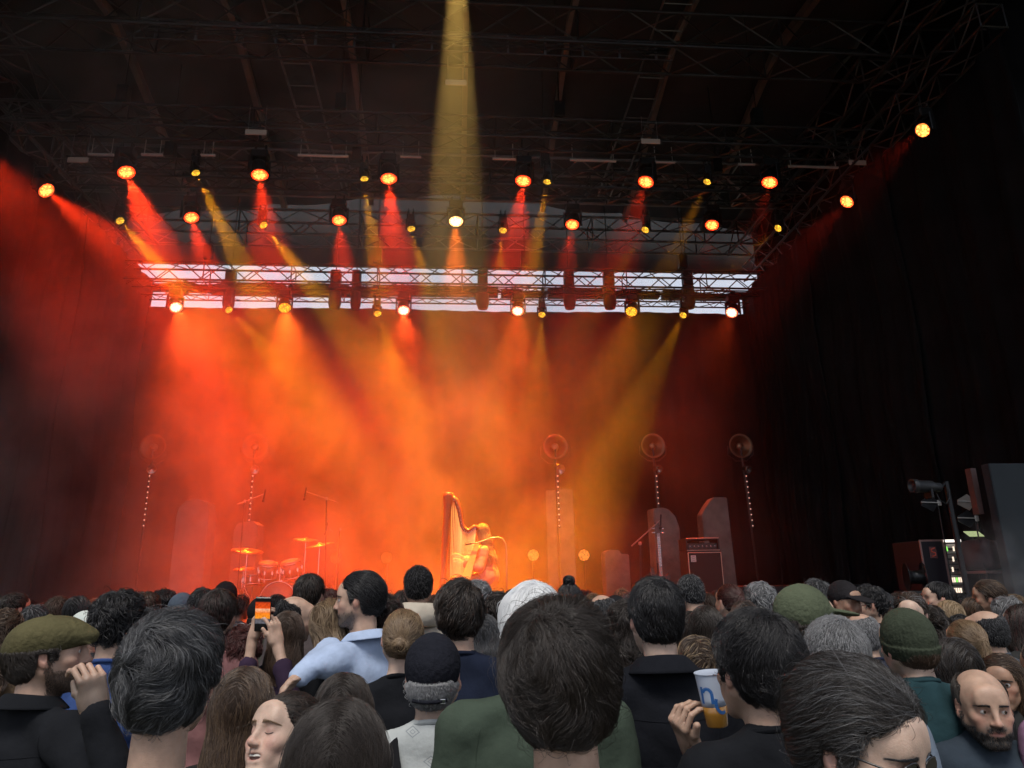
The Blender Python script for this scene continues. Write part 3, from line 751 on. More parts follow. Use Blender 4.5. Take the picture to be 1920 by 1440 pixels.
def tint_fn(Hm, V, tone, stub=0.0, sex='m', rosy=0.12):
    """colour of the skin itself: lips, ears, cheeks, shaved beard, brows"""
    Mi = np.array(Hm.inverted()); p = V @ Mi[:3, :3].T+Mi[:3, 3]
    c = np.ones((len(V), 3)); x, y, z = np.abs(p[:, 0]), p[:, 1], p[:, 2]
    def blob(cx, cy, cz, rx, ry, rz): return np.exp(-(((x-cx)/rx)**2+((y-cy)/ry)**2+((z-cz)/rz)**2))
    lip = np.clip(blob(0, .095, -.0645, .024, .02, .0095)*1.5, 0, 1); c *= 1-lip[:, None]*np.array([.22, .50, .45])
    red = np.clip(blob(.045, .08, -.03, .025, .04, .025)+blob(0, .115, -.03, .014, .02, .015)+blob(.085, -.005, -.005, .012, .03, .04)*1.3, 0, 1)
    c *= 1-red[:, None]*np.array([.0, rosy*1.6, rosy*1.5])
    sock = blob(.0315, .09, .004, .018, .02, .014); c *= 1-sock[:, None]*np.array([.18, .28, .25])
    if stub > 0:
        b_ = ((z < -.045-.35*(y-.09)*0) & (y > .0)).astype(float)
        jaw = 1/(1+np.exp((z+.048)/.006))*1/(1+np.exp(-(y-.012)/.008))
        mou = np.clip(blob(0, .10, -.045, .03, .03, .010)*1.3, 0, 1)
        bb = np.clip(jaw+mou, 0, 1)*(1-lip)*(z > -.135); c *= 1-bb[:, None]*min(stub, .8)*np.array([.80, .74, .70])
    return c

def hand_prims(g, M, s, grip=None, k=.004, spread=1.0):
    """M: wrist frame, +Y along the forearm to the fingers, +Z back of the hand, s=+1 thumb on +X. grip = curl of the joints (deg)"""
    old = g.M; g.M = old @ M
    grip = grip or [(25, 30, 20)]*4
    g.box((0, .045, 0), (.038, .046, .0125), .012, .012)
    g.cap((0, -.03, 0), (0, .02, 0), .026, .028, .02, flat=((0, 0, 1), .75))
    g.ell((s*.026, .028, -.010), (.016, .030, .014), .012)
    lens = [(.042, .026, .022), (.046, .030, .023), (.043, .028, .022), (.034, .021, .020)]
    for i in range(4):
        x = s*(.030-.020*i); a = 0.0; p = Vector((x, .088-(.004 if i in (0, 3) else 0), .002)); side = s*(1.5-i)*.05*spread
        for j in range(3):
            a += radians(grip[i][j]); d = Vector((side*cos(a), cos(a), -sin(a))); q = p+d*lens[i][j]
            g.cap(p, q, .0088-.0009*j-(.001 if i == 3 else 0), .0080-.0009*j-(.001 if i == 3 else 0), k if j else .006); p = q
    g.M = old
def thumb_prims(g, M, pts, k=.004):
    old = g.M; g.M = old @ M
    for (a, ra), (b_, rb) in zip(pts[:-1], pts[1:]): g.cap(a, b_, ra, rb, k if a is not pts[0][0] else .010)
    g.M = old

def eyeballs(body, Hm, look=(0, 0)):
    sc = mat('eye_white', (0.46, 0.43, 0.41), 0.3, spec=0.3); ir = mat('iris', (0.05, 0.028, 0.015), 0.25, spec=0.4); pu = mat('pupil', (0.003, 0.003, 0.003), 0.2, spec=0.4)
    for s in (-1, 1):
        b = MB(); R = .0122
        prof = [(R*sin(t), R*cos(t)) for t in np.linspace(0, pi, 17)]
        b.lathe(prof, 20)
        me = b.mesh('eye', sc); me.materials.append(ir); me.materials.append(pu)
        for f in me.polygons:
            z = sum(me.vertices[i].co.z for i in f.vertices)/len(f.vertices)
            f.material_index = 2 if z > R*.955 else (1 if z > R*.84 else 0)
        o = link(bpy.data.objects.new('eye', me), body)
        d = Vector((sin(radians(look[0])), cos(radians(look[0]))*cos(radians(look[1])), sin(radians(look[1]))))
        o.matrix_local = Hm @ Matrix.Translation((s*.0315, .0805, .004)) @ d.to_track_quat('Z', 'Y').to_matrix().to_4x4()

def on_face(val, Hm, x, z, y0=.05, y1=.125):
    """depth of the skin along the face direction at head-frame (x, z)"""
    M = np.array(Hm); lo = np.full(len(x), y0); hi = np.full(len(x), y1)
    for _ in range(14):
        y = (lo+hi)/2; p = np.stack([x, y, z], 1) @ M[:3, :3].T+M[:3, 3]; ins = val(p) < 0
        lo = np.where(ins, y, lo); hi = np.where(ins, hi, y)
    return (lo+hi)/2
def brows(body, Hm, val, col, n=240, rad=.00035, raise_=0.0):
    r = np.random.RandomState(5); P0 = []; M = np.array(Hm)
    for s in (-1, 1):
        u = r.uniform(0, 1, n); x = s*(.012+.038*u); z = .0235+.0040*np.sin(u*2.7)-.0035*u+r.normal(0, .0016, n)*(1.2-u*.7)+raise_
        L = r.uniform(.006, .010, n); pts = []
        for t in (0, .5, 1):
            xx = x+s*L*t*.85; zz = z+L*t*(.35-.8*u); yy = on_face(val, Hm, xx, zz); pts.append(np.stack([xx, yy+.0002+.0012*sin(pi*min(t*1.0, .8)), zz], 1))
        P0.append(np.stack(pts, 1))
    q = np.concatenate(P0) @ M[:3, :3].T+M[:3, 3]
    strand_object('eyebrows', q, rad, hair_mats(col)[1], body)
def beard(body, Hm, g, V, col, n=3500, rad=.0004, length=.010, seed=9):
    """short hairs on jaw, chin and upper lip"""
    r = np.random.RandomState(seed); Mi = np.array(Hm.inverted()); p = V @ Mi[:3, :3].T+Mi[:3, 3]
    x, y, z = np.abs(p[:, 0]), p[:, 1], p[:, 2]
    lip = ((x/.025)**2+((z+.0645)/.0085)**2 < 1) & (y > .06)
    m = (z < -.048-.30*np.maximum(0, .06-x)*0) & (z > -.128) & (y > .004) & ~lip | ((x < .032) & (z < -.042) & (z > -.060) & (y > .07) & ~lip) | ((x > .055) & (y > .0) & (y < .022) & (z < -.01) & (z > -.06))
    m &= ~((x < .055) & (x > .030) & (z > -.060) & (y > .03))
    m &= (x < .085) & (y < .118)
    idx = np.flatnonzero(m)
    if len(idx) < 10: return
    k = r.choice(idx, n); P1 = V[k]+r.normal(0, .0016, (n, 3)); val, grad = sampler(g.F, g.ax); P1 = P1-grad(P1)*val(P1)[:, None]; nn = grad(P1)
    d = np.array(Hm)[:3, :3] @ np.array([0, .15, -1.]); d = d-nn*(nn @ d)[:, None]; L = length*r.uniform(.5, 1.2, (n, 1)); d = d+r.normal(0, .25, (n, 3))
    pts = np.stack([P1, P1+nn*L*.35+d*L*.4, P1+nn*L*.45+d*L], 1)
    strand_object('beard', pts, rad, hair_mats(col)[1], body)

def zline(y, pts):
    ys_ = [p[0] for p in pts]; zs_ = [p[1] for p in pts]; return np.interp(y, ys_, zs_)
HL_M = [(-.12, -.085), (-.06, -.080), (-.030, -.050), (-.018, .012), (.010, .014), (.013, -.018), (.034, -.005), (.040, .048), (.062, .052), (.090, .082), (.2, .09)]
HL_LONGTOP = [(-.12, -.2), (-.03, -.2), (.02, -.2), (.035, -.15), (.045, .03), (.065, .060), (.090, .080), (.2, .09)]

def hair_shape(g, style, th, seed, **kw_):
    """style -> implicit hair volume in the head frame of g; returns flow function and strand settings"""
    X, Y, Z = g.whole()
    def cut(line, soft=0.0):
        d = zline(Y, line)-Z; near = (np.abs(X) < .16)
        g.F = np.where(near, np.maximum(g.F, d*0.8), g.F)
    if style in ('short', 'crop', 'messy', 'sweep', 'curlyshort', 'balding', 'fringe'):
        t = th
        g.ell((0, -0.016, 0.036), (.0775+t*.75, .099+t*.8, .084+t), 0.0)
        g.ell((0, -.03, -.02), (.064+t*.35, .075+t*.55, .060+t*.3), 0.03)
        if style in ('messy', 'curlyshort', 'fringe'):
            g.ell((0, .03, .075), (.065+t*.4, .055+t*.3, .035+t*.6), 0.03)
        if style in ('balding',):
            g.ell((0, .03, .130), (.084, .125, .088), 0.004, 's'); g.F = np.where((Y > .016) & (Z > .0), np.maximum(g.F, (Y-.016)*.8), g.F)
        n = wob3(X, Y, Z, {'messy': 70, 'curlyshort': 110, 'short': 50, 'crop': 40}.get(style, 55), seed)
        g.F += n*{'messy': .0055, 'curlyshort': .006, 'short': .0028, 'crop': .0008}.get(style, .003)
        line = [list(p) for p in HL_M]
        if kw_.get('ears'): line = [(-.12, -.094), (-.06, -.090), (-.03, -.062), (-.020, .010), (.012, .012), (.016, -.008), (.034, 0), (.040, .040), (.065, .048), (.100, .066), (.2, .07)]
        elif style == 'messy' or style == 'curlyshort': line = [(-.12, -.098), (-.06, -.094), (-.03, -.070), (-.018, -.004), (.010, -.002), (.013, -.03), (.034, -.02), (.040, .040), (.065, .048), (.100, .066), (.2, .07)]
        cut(line)
        w = np.array([.012, -.062, .112])
    elif style in ('long', 'bob', 'longwavy', 'curlylong'):
        t = th; L = {'bob': .20, 'long': .42, 'longwavy': .38, 'curlylong': .32}[style]
        g.ell((0, -0.016, 0.036), (.0785+t*.8, .100+t*.8, .084+t), 0.0)
        g.cap((0, -.035, -.02), (0, -.055, -.02-L*.35), .082+t*.5, .088+t*.6, 0.04, flat=((0, 1, 0), .85))
        g.cap((0, -.055, -.02-L*.35), (0, -.105, -.02-L), .088+t*.6, .075+t*.5, 0.04, flat=((0, 1, 0), .45))
        if style != 'bob' or 1:
            for s in (-1, 1): g.cap((s*.066, .0, .02), (s*.083, .012, -.13), .026, .024, .03)
        sc, am = {'longwavy': (55, .008), 'curlylong': (75, .010), 'long': (35, .003), 'bob': (35, .003)}[style]
        g.F += wob3(X, Y, Z*.5, sc, seed)*am
        g.ell((0, .125, -.03), (.062, .095, .110), 0.01, 's')
        g.F = np.maximum(g.F, (Y-.045)*0.9) if False else g.F
        cut([(-.5, -.9), (.02, -.9), (.055, -.9), (.06, .02), (.080, .068), (.2, .085)])
        w = np.array([0, .06, .13])
    elif style in ('bun', 'ponytail', 'topbun'):
        t = th
        g.ell((0, -0.016, 0.036), (.0775+t*.6, .099+t*.6, .084+t*.7), 0.0)
        g.ell((0, -.03, -.02), (.066+t*.4, .075+t*.5, .055), 0.03)
        cut([(-.12, -.085), (-.06, -.078), (-.03, -.045), (-.012, .006), (.012, .010), (.038, .004), (.052, .034), (.070, .056), (.090, .069), (.2, .075)])
        if style == 'bun': B = (0, -.128, -.012); g.ell(B, (.034, .028, .030), 0.008); g.F += wob3(X, Y, Z, 90, seed)*.002
        elif style == 'topbun': B = (0, -.05, .145); g.ell(B, (.040, .036, .034), 0.01)
        else:
            B = (0, -.125, .03); g.cap(B, (0, -.150, -.05), .024, .030, 0.01); g.cap((0, -.150, -.05), (0, -.130, -.20), .030, .012, 0.01)
        w = np.array(B)
    else: raise ValueError(style)
    def flow(p, n):
        if style in ('short', 'crop', 'messy', 'curlyshort', 'balding', 'fringe'):
            d = p-w; d = d/(np.linalg.norm(d, axis=1)[:, None]+1e-6); sw = np.cross(n, d); d = d+0.35*sw
            d = d+np.array([0, 0, -.35])
        elif style == 'sweep': d = np.tile(np.array([0., -1., -.35]), (len(p), 1))+np.stack([p[:, 0]*3, p[:, 0]*0, -np.abs(p[:, 0])*4], 1)
        elif style in ('long', 'bob', 'longwavy', 'curlylong'):
            top = np.clip((p[:, 2]-.02)/.09, 0, 1)[:, None]
            d = np.array([0, -.10, -1.])*(1-top)+top*np.stack([np.sign(p[:, 0]-.004)*1.0, np.full(len(p), -.55), np.full(len(p), -.2)], 1)
        else:
            d = w-p; below = (p[:, 2] < w[2]-.04) & (np.linalg.norm(p-w, axis=1) > .05) & (p[:, 1] < -.10)
            d = d/(np.linalg.norm(d, axis=1)[:, None]+1e-6)
            if style == 'ponytail': d = np.where(((p[:, 1] < -.118) & (p[:, 2] < .04))[:, None], np.array([0, .0, -1.]), d)
            if style in ('bun', 'topbun'):
                nb = (np.linalg.norm(p-w, axis=1) < .042)[:, None]; d = np.where(nb, np.cross(n, np.array([0, 1., .3]))*1.2+0.2*n, d)
        return d
    return flow

HAIR_SET = {  # wave amp, wave scale, length, lift, clump
    'short': (.45, 38, .050, .006, .55), 'crop': (.05, 30, .016, .005, .05), 'messy': (1.0, 30, .062, .011, .75), 'sweep': (.20, 25, .075, .005, .5), 'curlyshort': (1.2, 70, .055, .013, .8),
    'balding': (.25, 30, .018, .003, .2), 'fringe': (.5, 36, .055, .007, .6), 'long': (.12, 14, .16, .003, .6), 'bob': (.12, 14, .12, .004, .6), 'longwavy': (.55, 26, .15, .007, .8), 'curlylong': (1.1, 55, .12, .012, .85),
    'bun': (.12, 20, .085, .002, .5), 'ponytail': (.15, 18, .09, .003, .5), 'topbun': (.25, 25, .07, .004, .5)}

def grow_hair(g, flow, V, Q, Hm, style, n, rad, seed, K=9, wave=None, length=None, lift=None, jitter=1.0, clump=None):
    r = np.random.RandomState(seed); wv, ws, Ln, lf, cl = HAIR_SET[style]
    wv = wave if wave is not None else wv; Ln = length or Ln; cl = cl if clump is None else clump; lf = lift if lift is not None else lf
    a, b_, c, d = V[Q[:, 0]], V[Q[:, 1]], V[Q[:, 2]], V[Q[:, 3]]
    ar = np.linalg.norm(np.cross(c-a, d-b_), axis=1); cs = np.cumsum(ar); pick = np.searchsorted(cs, r.uniform(0, cs[-1], n)); pick = np.minimum(pick, len(Q)-1)
    u, v = r.uniform(0, 1, (n, 1)), r.uniform(0, 1, (n, 1))
    p = (a[pick]*(1-u)+b_[pick]*u)*(1-v)+(d[pick]*(1-u)+c[pick]*u)*v
    val, grad = sampler(g.F, g.ax); Mi = np.array(Hm.inverted()); Mr = np.array(Hm)[:3, :3]
    st = (Ln*r.uniform(.55, 1.15, n)/(K-1))[:, None]; pts = [p-grad(p)*.002]; jit = jitter*r.normal(0, .16, (n, 3))*(1+2.2*(r.uniform(0, 1, (n, 1)) < .06)); ph = r.uniform(0, 6.28, n); dp = None
    guide = wob(p, ws, seed+1)
    for i in range(1, K):
        nn = grad(p); pl = p @ Mi[:3, :3].T+Mi[:3, 3]; nl = nn @ Mr
        f = flow(pl, nl) @ Mr.T; f = f+wob(p, ws, seed+1)*wv*1.2+wob(p, ws*3.1, seed+2)*wv*.5+jit; 
        f = f-nn*(f*nn).sum(1)[:, None]; f /= np.linalg.norm(f, axis=1)[:, None]+1e-6
        if dp is not None: f = f*.6+dp*.4
        if i == 1: p = p-f*st*.55; pts[0] = p-grad(p)*(val(p)[:, None]+.001)
        dp = f; p = p+f*st
        s_ = val(p)[:, None]; p = p-grad(p)*np.clip(s_, -.02, .02)
        t = i/(K-1); h = lf*sin(pi*min(t*1.0, .75))*(0.35+0.9*r.uniform(0, 1, (n, 1)))if i == 1 else h_*sin(pi*min(t, .75))
        if i == 1: h_ = lf*(0.25+1.0*r.uniform(0, 1, (n, 1))**2)*(1+1.6*(r.uniform(0, 1, (n, 1)) < .025))
        pts.append(p+grad(p)*(h_*sin(pi*min(t, .7))+.0006))
    T = np.stack(pts, 1)
    ng = max(20, n//22); gi = r.choice(n, ng, replace=False); R0 = T[gi, K//2]
    near = np.empty(n, int)
    for s0 in range(0, n, 4000):
        e = T[s0:s0+4000, K//2]; near[s0:s0+4000] = gi[((e[:, None]-R0[None])**2).sum(2).argmin(1)]
    tt = (np.linspace(0, 1, K)**1.2)[None, :, None]*cl*r.uniform(.5, 1, (n, 1, 1))
    off = T[:, K//2]-T[near, K//2]; tgt = T[near]+off[:, None]*.35
    far = (np.linalg.norm(off, axis=1) > .03); tt[far] = 0
    return T*(1-tt)+tgt*tt

def cap_shape(g, kind):
    X, Y, Z = g.whole()
    if kind == 'beanie':
        g.ell((0, -.014, .030), (.089, .109, .109), 0.0); g.F += wob3(X, Y, Z*.6, 45, 3)*.0022
        g.F -= .0011*np.sin(np.arctan2(X, Y)*46)
        g.F = np.maximum(g.F, (-.005+.12*(Y+.02)*1.0-Z)*1.0)
        h = g.like(); h.M = g.M; h.ell((0, -.014, .018), (.093, .1135, .113), 0.0)
        lo = -.045+.10*(Y+.02)+.22*np.maximum(0, Y); h.F = np.maximum(h.F, lo-Z); h.F = np.maximum(h.F, Z-(lo+.052)); h.F += wob3(X, Y, Z, 20, 5)*.0012-.0014*np.sin(np.arctan2(X, Y)*46)
        g.F = np.minimum(g.F, h.F+.0)
    elif kind == 'cap':
        g.ell((0, -.010, .040), (.086, .108, .098), 0.0)
        lo = .020+.10*(Y)*0; cutz = np.interp(Y, [-.12, -.06, -.01, .03, .1], [-.036, -.030, -.004, .020, .030])
        g.F = np.maximum(g.F, (cutz-Z))
        g.ell((0, -.118, -.022), (.040, .05, .032), 0.002, 's')          # opening above the strap
        g.ell((0, .120, .036), (.072, .098, .012), 0.018, rot=Euler((radians(-8), 0, 0)))
        g.F += .0016*np.exp(-(np.sin(np.arctan2(X, Y+.010)*3)/.07)**2)*(np.sqrt(X*X+(Y+.01)**2) > .01)+wob3(X, Y, Z, 50, 7)*.0008
        g.ell((0, -.010, .1365), (.007, .007, .004), 0.001)
    elif kind == 'flatcap':
        g.ell((0, -.006, .058), (.098, .113, .064), 0.0); g.ell((0, -.02, .030), (.090, .112, .062), .02); g.ell((0, .075, .045), (.075, .065, .030), .03)
        g.ell((0, .105, .028), (.066, .045, .008), 0.010, rot=Euler((radians(-18), 0, 0)))
        a = np.arctan2(X, Y+.005); r_ = np.sqrt(X*X+(Y+.005)**2)
        g.F += .0022*np.exp(-((np.sin(a*4)/.18)**2))*(r_ > .02)+wob3(X, Y, Z, 40, 4)*.0022
        g.F = np.maximum(g.F, (.008+.12*Y*(Y > 0)-Z)); g.ell((0, -.006, .122), (.009, .009, .005), .002)

def person(label, px, ytop, w=None, dep=None, H=None, heading=0, hyaw=0, hpitch=0, hroll=0, sex='m', skin='light', hair=('short', 'dark', None), th=.016, hat=None, hatcol=(.1, .1, .1),
           top='tee', topcol=(.03, .03, .035), build=1.0, arms=None, stub=0.0, mouth='closed', eyes=None, look=(0, 0), brow=None, glasses=None, group='people in the crowd', hairkw=None, rise=None, seed=None, extra=None, xy=None, legs='stand', hands=None, raw=False, hs=1.0, lean=0.0, ndrop=0.0):
    """one person. px, ytop: where the crown of the head shows in the photograph; w: head width there"""
    global PN
    PN += 1; seed = seed or PN*7+3
    if dep is None: dep = .178/w*FPX*hs
    the = {'beanie': .020, 'cap': .012, 'flatcap': .026}.get(hat, th if hair else 0)
    if xy is None: dep = dep*(.163+1.8*the)/.178*(1+((px-960)/FPX)**2+((ytop+60-720)/FPX)**2)**.35
    toph = {'beanie': .016, 'cap': .020, 'flatcap': -.004}.get(hat, (th if hair else 0.0)+(.0 if not hair or hair[0] != 'topbun' else .055))
    det = .0032 if dep < 1.75 else (.0048 if dep < 2.75 else (.0075 if dep < 3.9 else .0105))
    top_w = CAM+ray(px, ytop)*dep if xy is None else Vector(xy)
    # head frame in body space for a body of height H, then place the body so that the crown falls on top_w
    Rh = Euler((radians(hpitch), radians(hroll), radians(-hyaw)), 'ZXY' if False else 'XYZ').to_matrix()
    Rh = Matrix.Rotation(radians(-hyaw), 3, 'Z') @ Matrix.Rotation(radians(hpitch), 3, 'X') @ Matrix.Rotation(radians(hroll), 3, 'Y')
    ztop = top_w.z
    Hh = ztop-toph*0.9       # stature
    s = max(.82, min(1.12, Hh/1.75)); sh = .93 if sex == 'f' else 1.0
    piv = Vector((0, -.02+lean, Hh-.215)); Hm = Matrix.Translation(piv) @ Rh.to_4x4() @ Matrix.Translation((0, .022, .098))
    Hm = Hm @ Matrix.Scale(sh*hs, 4)
    cz = (Hm @ Vector((0, -.01, .119/sh))).z; dz = Hh-cz; Hm = Matrix.Translation((0, 0, dz*1.0)) @ Hm
    # vertical fit by shifting the head a little, body follows in height
    ctr = Hm @ Vector((0, -.012, .03))
    rotb = Matrix.Rotation(radians(-heading), 3, 'Z')
    shift = rotb @ Vector((ctr.x, ctr.y, 0))
    loc = Vector((top_w.x-shift.x, top_w.y-shift.y, 0))
    zf0 = Hh-.33
    # ---- grid
    hc = Hm @ Vector((0, 0, 0)); long_ = hair and hair[0] in ('long', 'bob', 'longwavy', 'curlylong')
    fx = [(hc.x-.10, hc.x+.10, det)]; fy = [(hc.y-.13, hc.y+.13, det)]; fz = [(hc.z-.14, hc.z+.15, det)]
    co = .020 if dep < 2.2 else (.026 if dep < 3.2 else .034)
    if dep < 1.6: fz.append((Hh-.42, Hh-.2, .008)); 
    lo, hi = [-.36*s, -.24, -.03], [.36*s, .26, Hh+.09]
    if hair and hair[0] == 'topbun': hi[2] += .05
    arms = dict(arms or {}); hands = {k: dict(v) for k, v in (hands or {}).items()}
    if arms.get('world'):
        toL = lambda p_: rotb.inverted() @ (Vector(p_)-loc)
        for k in 'LR':
            if k in arms: arms[k] = (toL(arms[k][0]), toL(arms[k][1]))
        for k, v in hands.items(): v['dir'] = rotb.inverted() @ Vector(v['dir']); v['back'] = rotb.inverted() @ Vector(v['back'])
    SHW = (.168 if sex == 'm' else .145)*s*build; ZS = Hh-.338*s-ndrop
    J = {}
    for sd_, nm in ((-1, 'L'), (1, 'R')):
        S0 = Vector((sd_*SHW, -.02, ZS-.02)); el = Vector((sd_*(SHW+.05), -.045, ZS-.30*s)); wr = Vector((sd_*(SHW+.045), .05, ZS-.54*s))
        if nm in arms: el, wr = Vector(arms[nm][0]), Vector(arms[nm][1])
        J[nm] = (S0, el, wr)
        for q in (el, wr):
            for i in range(3): lo[i] = min(lo[i], q[i]-.14); hi[i] = max(hi[i], q[i]+.14)
        if hands and nm in hands:
            c = wr+hands[nm]['dir'].normalized()*.08; hf = .0035
            fx.append((c.x-.075, c.x+.075, hf)); fy.append((c.y-.075, c.y+.075, hf)); fz.append((c.z-.09, c.z+.09, hf))
    if long_: lo[1] = min(lo[1], -.3)
    g = Field(axis(lo[0], hi[0], co, fx), axis(lo[1], hi[1], co, fy), axis(lo[2], hi[2], co, fz))
    # ---- body
    g.M = Hm; head_prims(g, det, sex, mouth, eyes=eyes); g.M = Matrix.Identity(4)
    nb = Vector((0, -.035, ZS+.02)); nt_ = Hm @ Vector((0, -.025, -.045)); nr = (.053 if sex == 'm' else .044)*s*sqrt(build)
    g.cap(nt_, nb, nr*.97, nr*1.06, .02)
    jm = Hm @ Vector((0, .02, -.085)); g.cap(jm, Vector((0, .0, ZS+.0)), .022, .03, .03)
    def torso(q, fl=1.0):
        b_ = build*s
        for sd_ in (-1, 1):
            q.cap((sd_*.025, -.040, ZS+.052*s), (sd_*SHW*.95, -.028, ZS-.005), .032*b_, .044*b_, .035)
        q.ell((0, -.015, ZS-.12*s), (SHW*.88, .105*b_, .155*s), .04)
        q.ell((0, .0, ZS-.33*s), (.135*b_, .095*b_, .18*s), .04); q.ell((0, -.01, ZS-.53*s), ((.148 if sex == 'm' else .155)*b_, .105*b_, .13*s), .04)
    torso(g)
    def armp(q, nm, frac=1.0, k=.04):
        S0, el, wr = J[nm]; b_ = s*(build if sex == 'm' else .86*build)
        if frac >= 1: q.cap(S0, el, .052*b_, .040*b_, k); q.cap(el, wr, .040*b_, .027*b_, .02)
        elif frac > .5: q.cap(S0, el, .052*b_, .043*b_, k); q.cap(el, el.lerp(wr, (frac-.5)*2), .042*b_, .034*b_, .02)
        else: q.cap(S0, S0.lerp(el, frac*2), .055*b_, .050*b_, k)
    for nm in 'LR': armp(g, nm)
    for nm, sd_ in (('L', -1), ('R', 1)):
        S0, el, wr = J[nm]
        if hands and nm in hands:
            h = hands[nm]; yv = h['dir'].normalized(); zv = (h['back']-yv*h['back'].dot(yv)).normalized(); xv = yv.cross(zv)
            M = Matrix((xv, yv, zv)).transposed().to_4x4(); M.translation = wr
            hand_prims(g, M, h.get('s', 1), h.get('grip')); 
            if 'thumb' in h: thumb_prims(g, M, h['thumb'])
            h['M'] = M
        else:
            yv = (wr-el).normalized(); zv = Vector((sd_, 0, .2)); zv = (zv-yv*zv.dot(yv)).normalized(); M = Matrix((yv.cross(zv), yv, zv)).transposed().to_4x4(); M.translation = wr
            hand_prims(g, M, 1); thumb_prims(g, M, [((.02, .02, -.008), .013), ((.045, .055, -.02), .011), ((.05, .08, -.03), .009)])
    hip = ZS-.60*s; 
    for sd_ in (-1, 1):
        kn, an = Vector((sd_*.11*s, .02, hip*.54)), Vector((sd_*.12*s, -.03, .07)); h_ = Vector((sd_*.09*s, 0, hip+.02))
        g.cap(h_, kn, .085*s*build, .056*s, .05); g.cap(kn, an, .055*s, .038*s, .03); g.cap((an.x, -.05, .035), (an.x+sd_*.02, .12, .025), .035, .028, .03)
    V, Q = polygonize(g.F, g.ax)
    col = tint_fn(Hm, V, skin, stub, sex)
    sm_ = SKINS[skin]
    body = link(bpy.data.objects.new('person', np_mesh('person', V, Q, sm_, col)))
    body.location = loc; body.rotation_euler = (0, 0, radians(-heading))
    tag(body, label, 'person', group)
    # ---- clothes
    if topcol == 'henley': topcol = henley()
    tm = topcol if isinstance(topcol, bpy.types.Material) else cloth(topcol)
    q = Field(g.ax[0], g.ax[1], axis(hip-.05, Hh-.10, .012 if dep < 1.75 else (.016 if dep < 2.8 else .024)))
    q = Field(axis(lo[0], hi[0], .012 if dep < 1.75 else (.016 if dep < 2.8 else .024)), axis(lo[1], hi[1], .012 if dep < 1.75 else (.016 if dep < 2.8 else .024)), axis(min(hip-.08, lo[2]+9), max(Hh-.16, max(J['L'][2].z, J['R'][2].z, J['L'][1].z, J['R'][1].z)+.08), .012 if dep < 1.75 else (.016 if dep < 2.8 else .024)))
    q.off = {'tee': .010, 'shirt': .012, 'jacket': .020, 'hoodie': .020}[top]; torso(q)
    q.cap(nb, nb.lerp(nt_, .22), nr*1.08, nr*1.03, .02)
    q.cap((0, .002, ZS+.012), (0, -.01, ZS-.05), .042, .06, .03)
    q.ell((0, -.01, hip+.02), (.155*s*build, .11*s*build, .09), .04)
    for nm in 'LR': armp(q, nm, .36 if top == 'tee' else (arms.get('sleeve', .97) if top != 'hoodie' else .97), .035)
    X, Y, Z = q.whole()
    amp = {'tee': .0060, 'shirt': .0075, 'jacket': .007, 'hoodie': .009}[top]
    q.F += wob3(X, Y, Z*.45, 26, seed)*amp+wob3(X+Z*.5, Y, Z, 55, seed+1)*amp*.5+np.abs(wob3(X*.6+Z*.7, Y, Z*.4, 38, seed+2))*amp*-.6
    q.off = 0; V2, Q2 = polygonize(q.F, q.ax)
    seams = []
    if dep < 2.9 and top in ('jacket', 'shirt', 'tee'):
        vv = sampler(q.F, q.ax)[0]
        def back(xs_, zs_):
            lo_ = np.full(len(xs_), -.34); hi_ = np.full(len(xs_), -.02)
            for _ in range(14):
                md = (lo_+hi_)/2; ins = vv(np.stack([xs_, md, zs_], 1)) < 0; hi_ = np.where(ins, md, hi_); lo_ = np.where(ins, lo_, md)
            return [Vector(p_) for p_ in np.stack([xs_, lo_-.0006, zs_], 1)]
        if top != 'tee':
            xs_ = np.linspace(-SHW*.86, SHW*.86, 30); seams.append(back(xs_, ZS-.055*s-.012*(1-(xs_/SHW)**2)))
        if top == 'jacket': xs_ = np.linspace(-SHW*.9, SHW*.9, 30); seams.append(back(xs_, np.full(30, ZS-.19*s)))
        for sd_ in (-1, 1):
            zs_ = np.linspace(ZS+.0, ZS-.15*s, 14); seams.append(back(sd_*(SHW*.80+.010*np.sin((ZS-zs_)*18)), zs_))
    garment = link(bpy.data.objects.new({'tee': 't_shirt', 'shirt': 'shirt', 'jacket': 'jacket', 'hoodie': 'hoodie'}[top], np_mesh('top', V2, Q2, tm)), body)
    for sm_p in seams: b = MB(); b.path(sm_p, .0013, 5); b.build('seam', tm, garment)
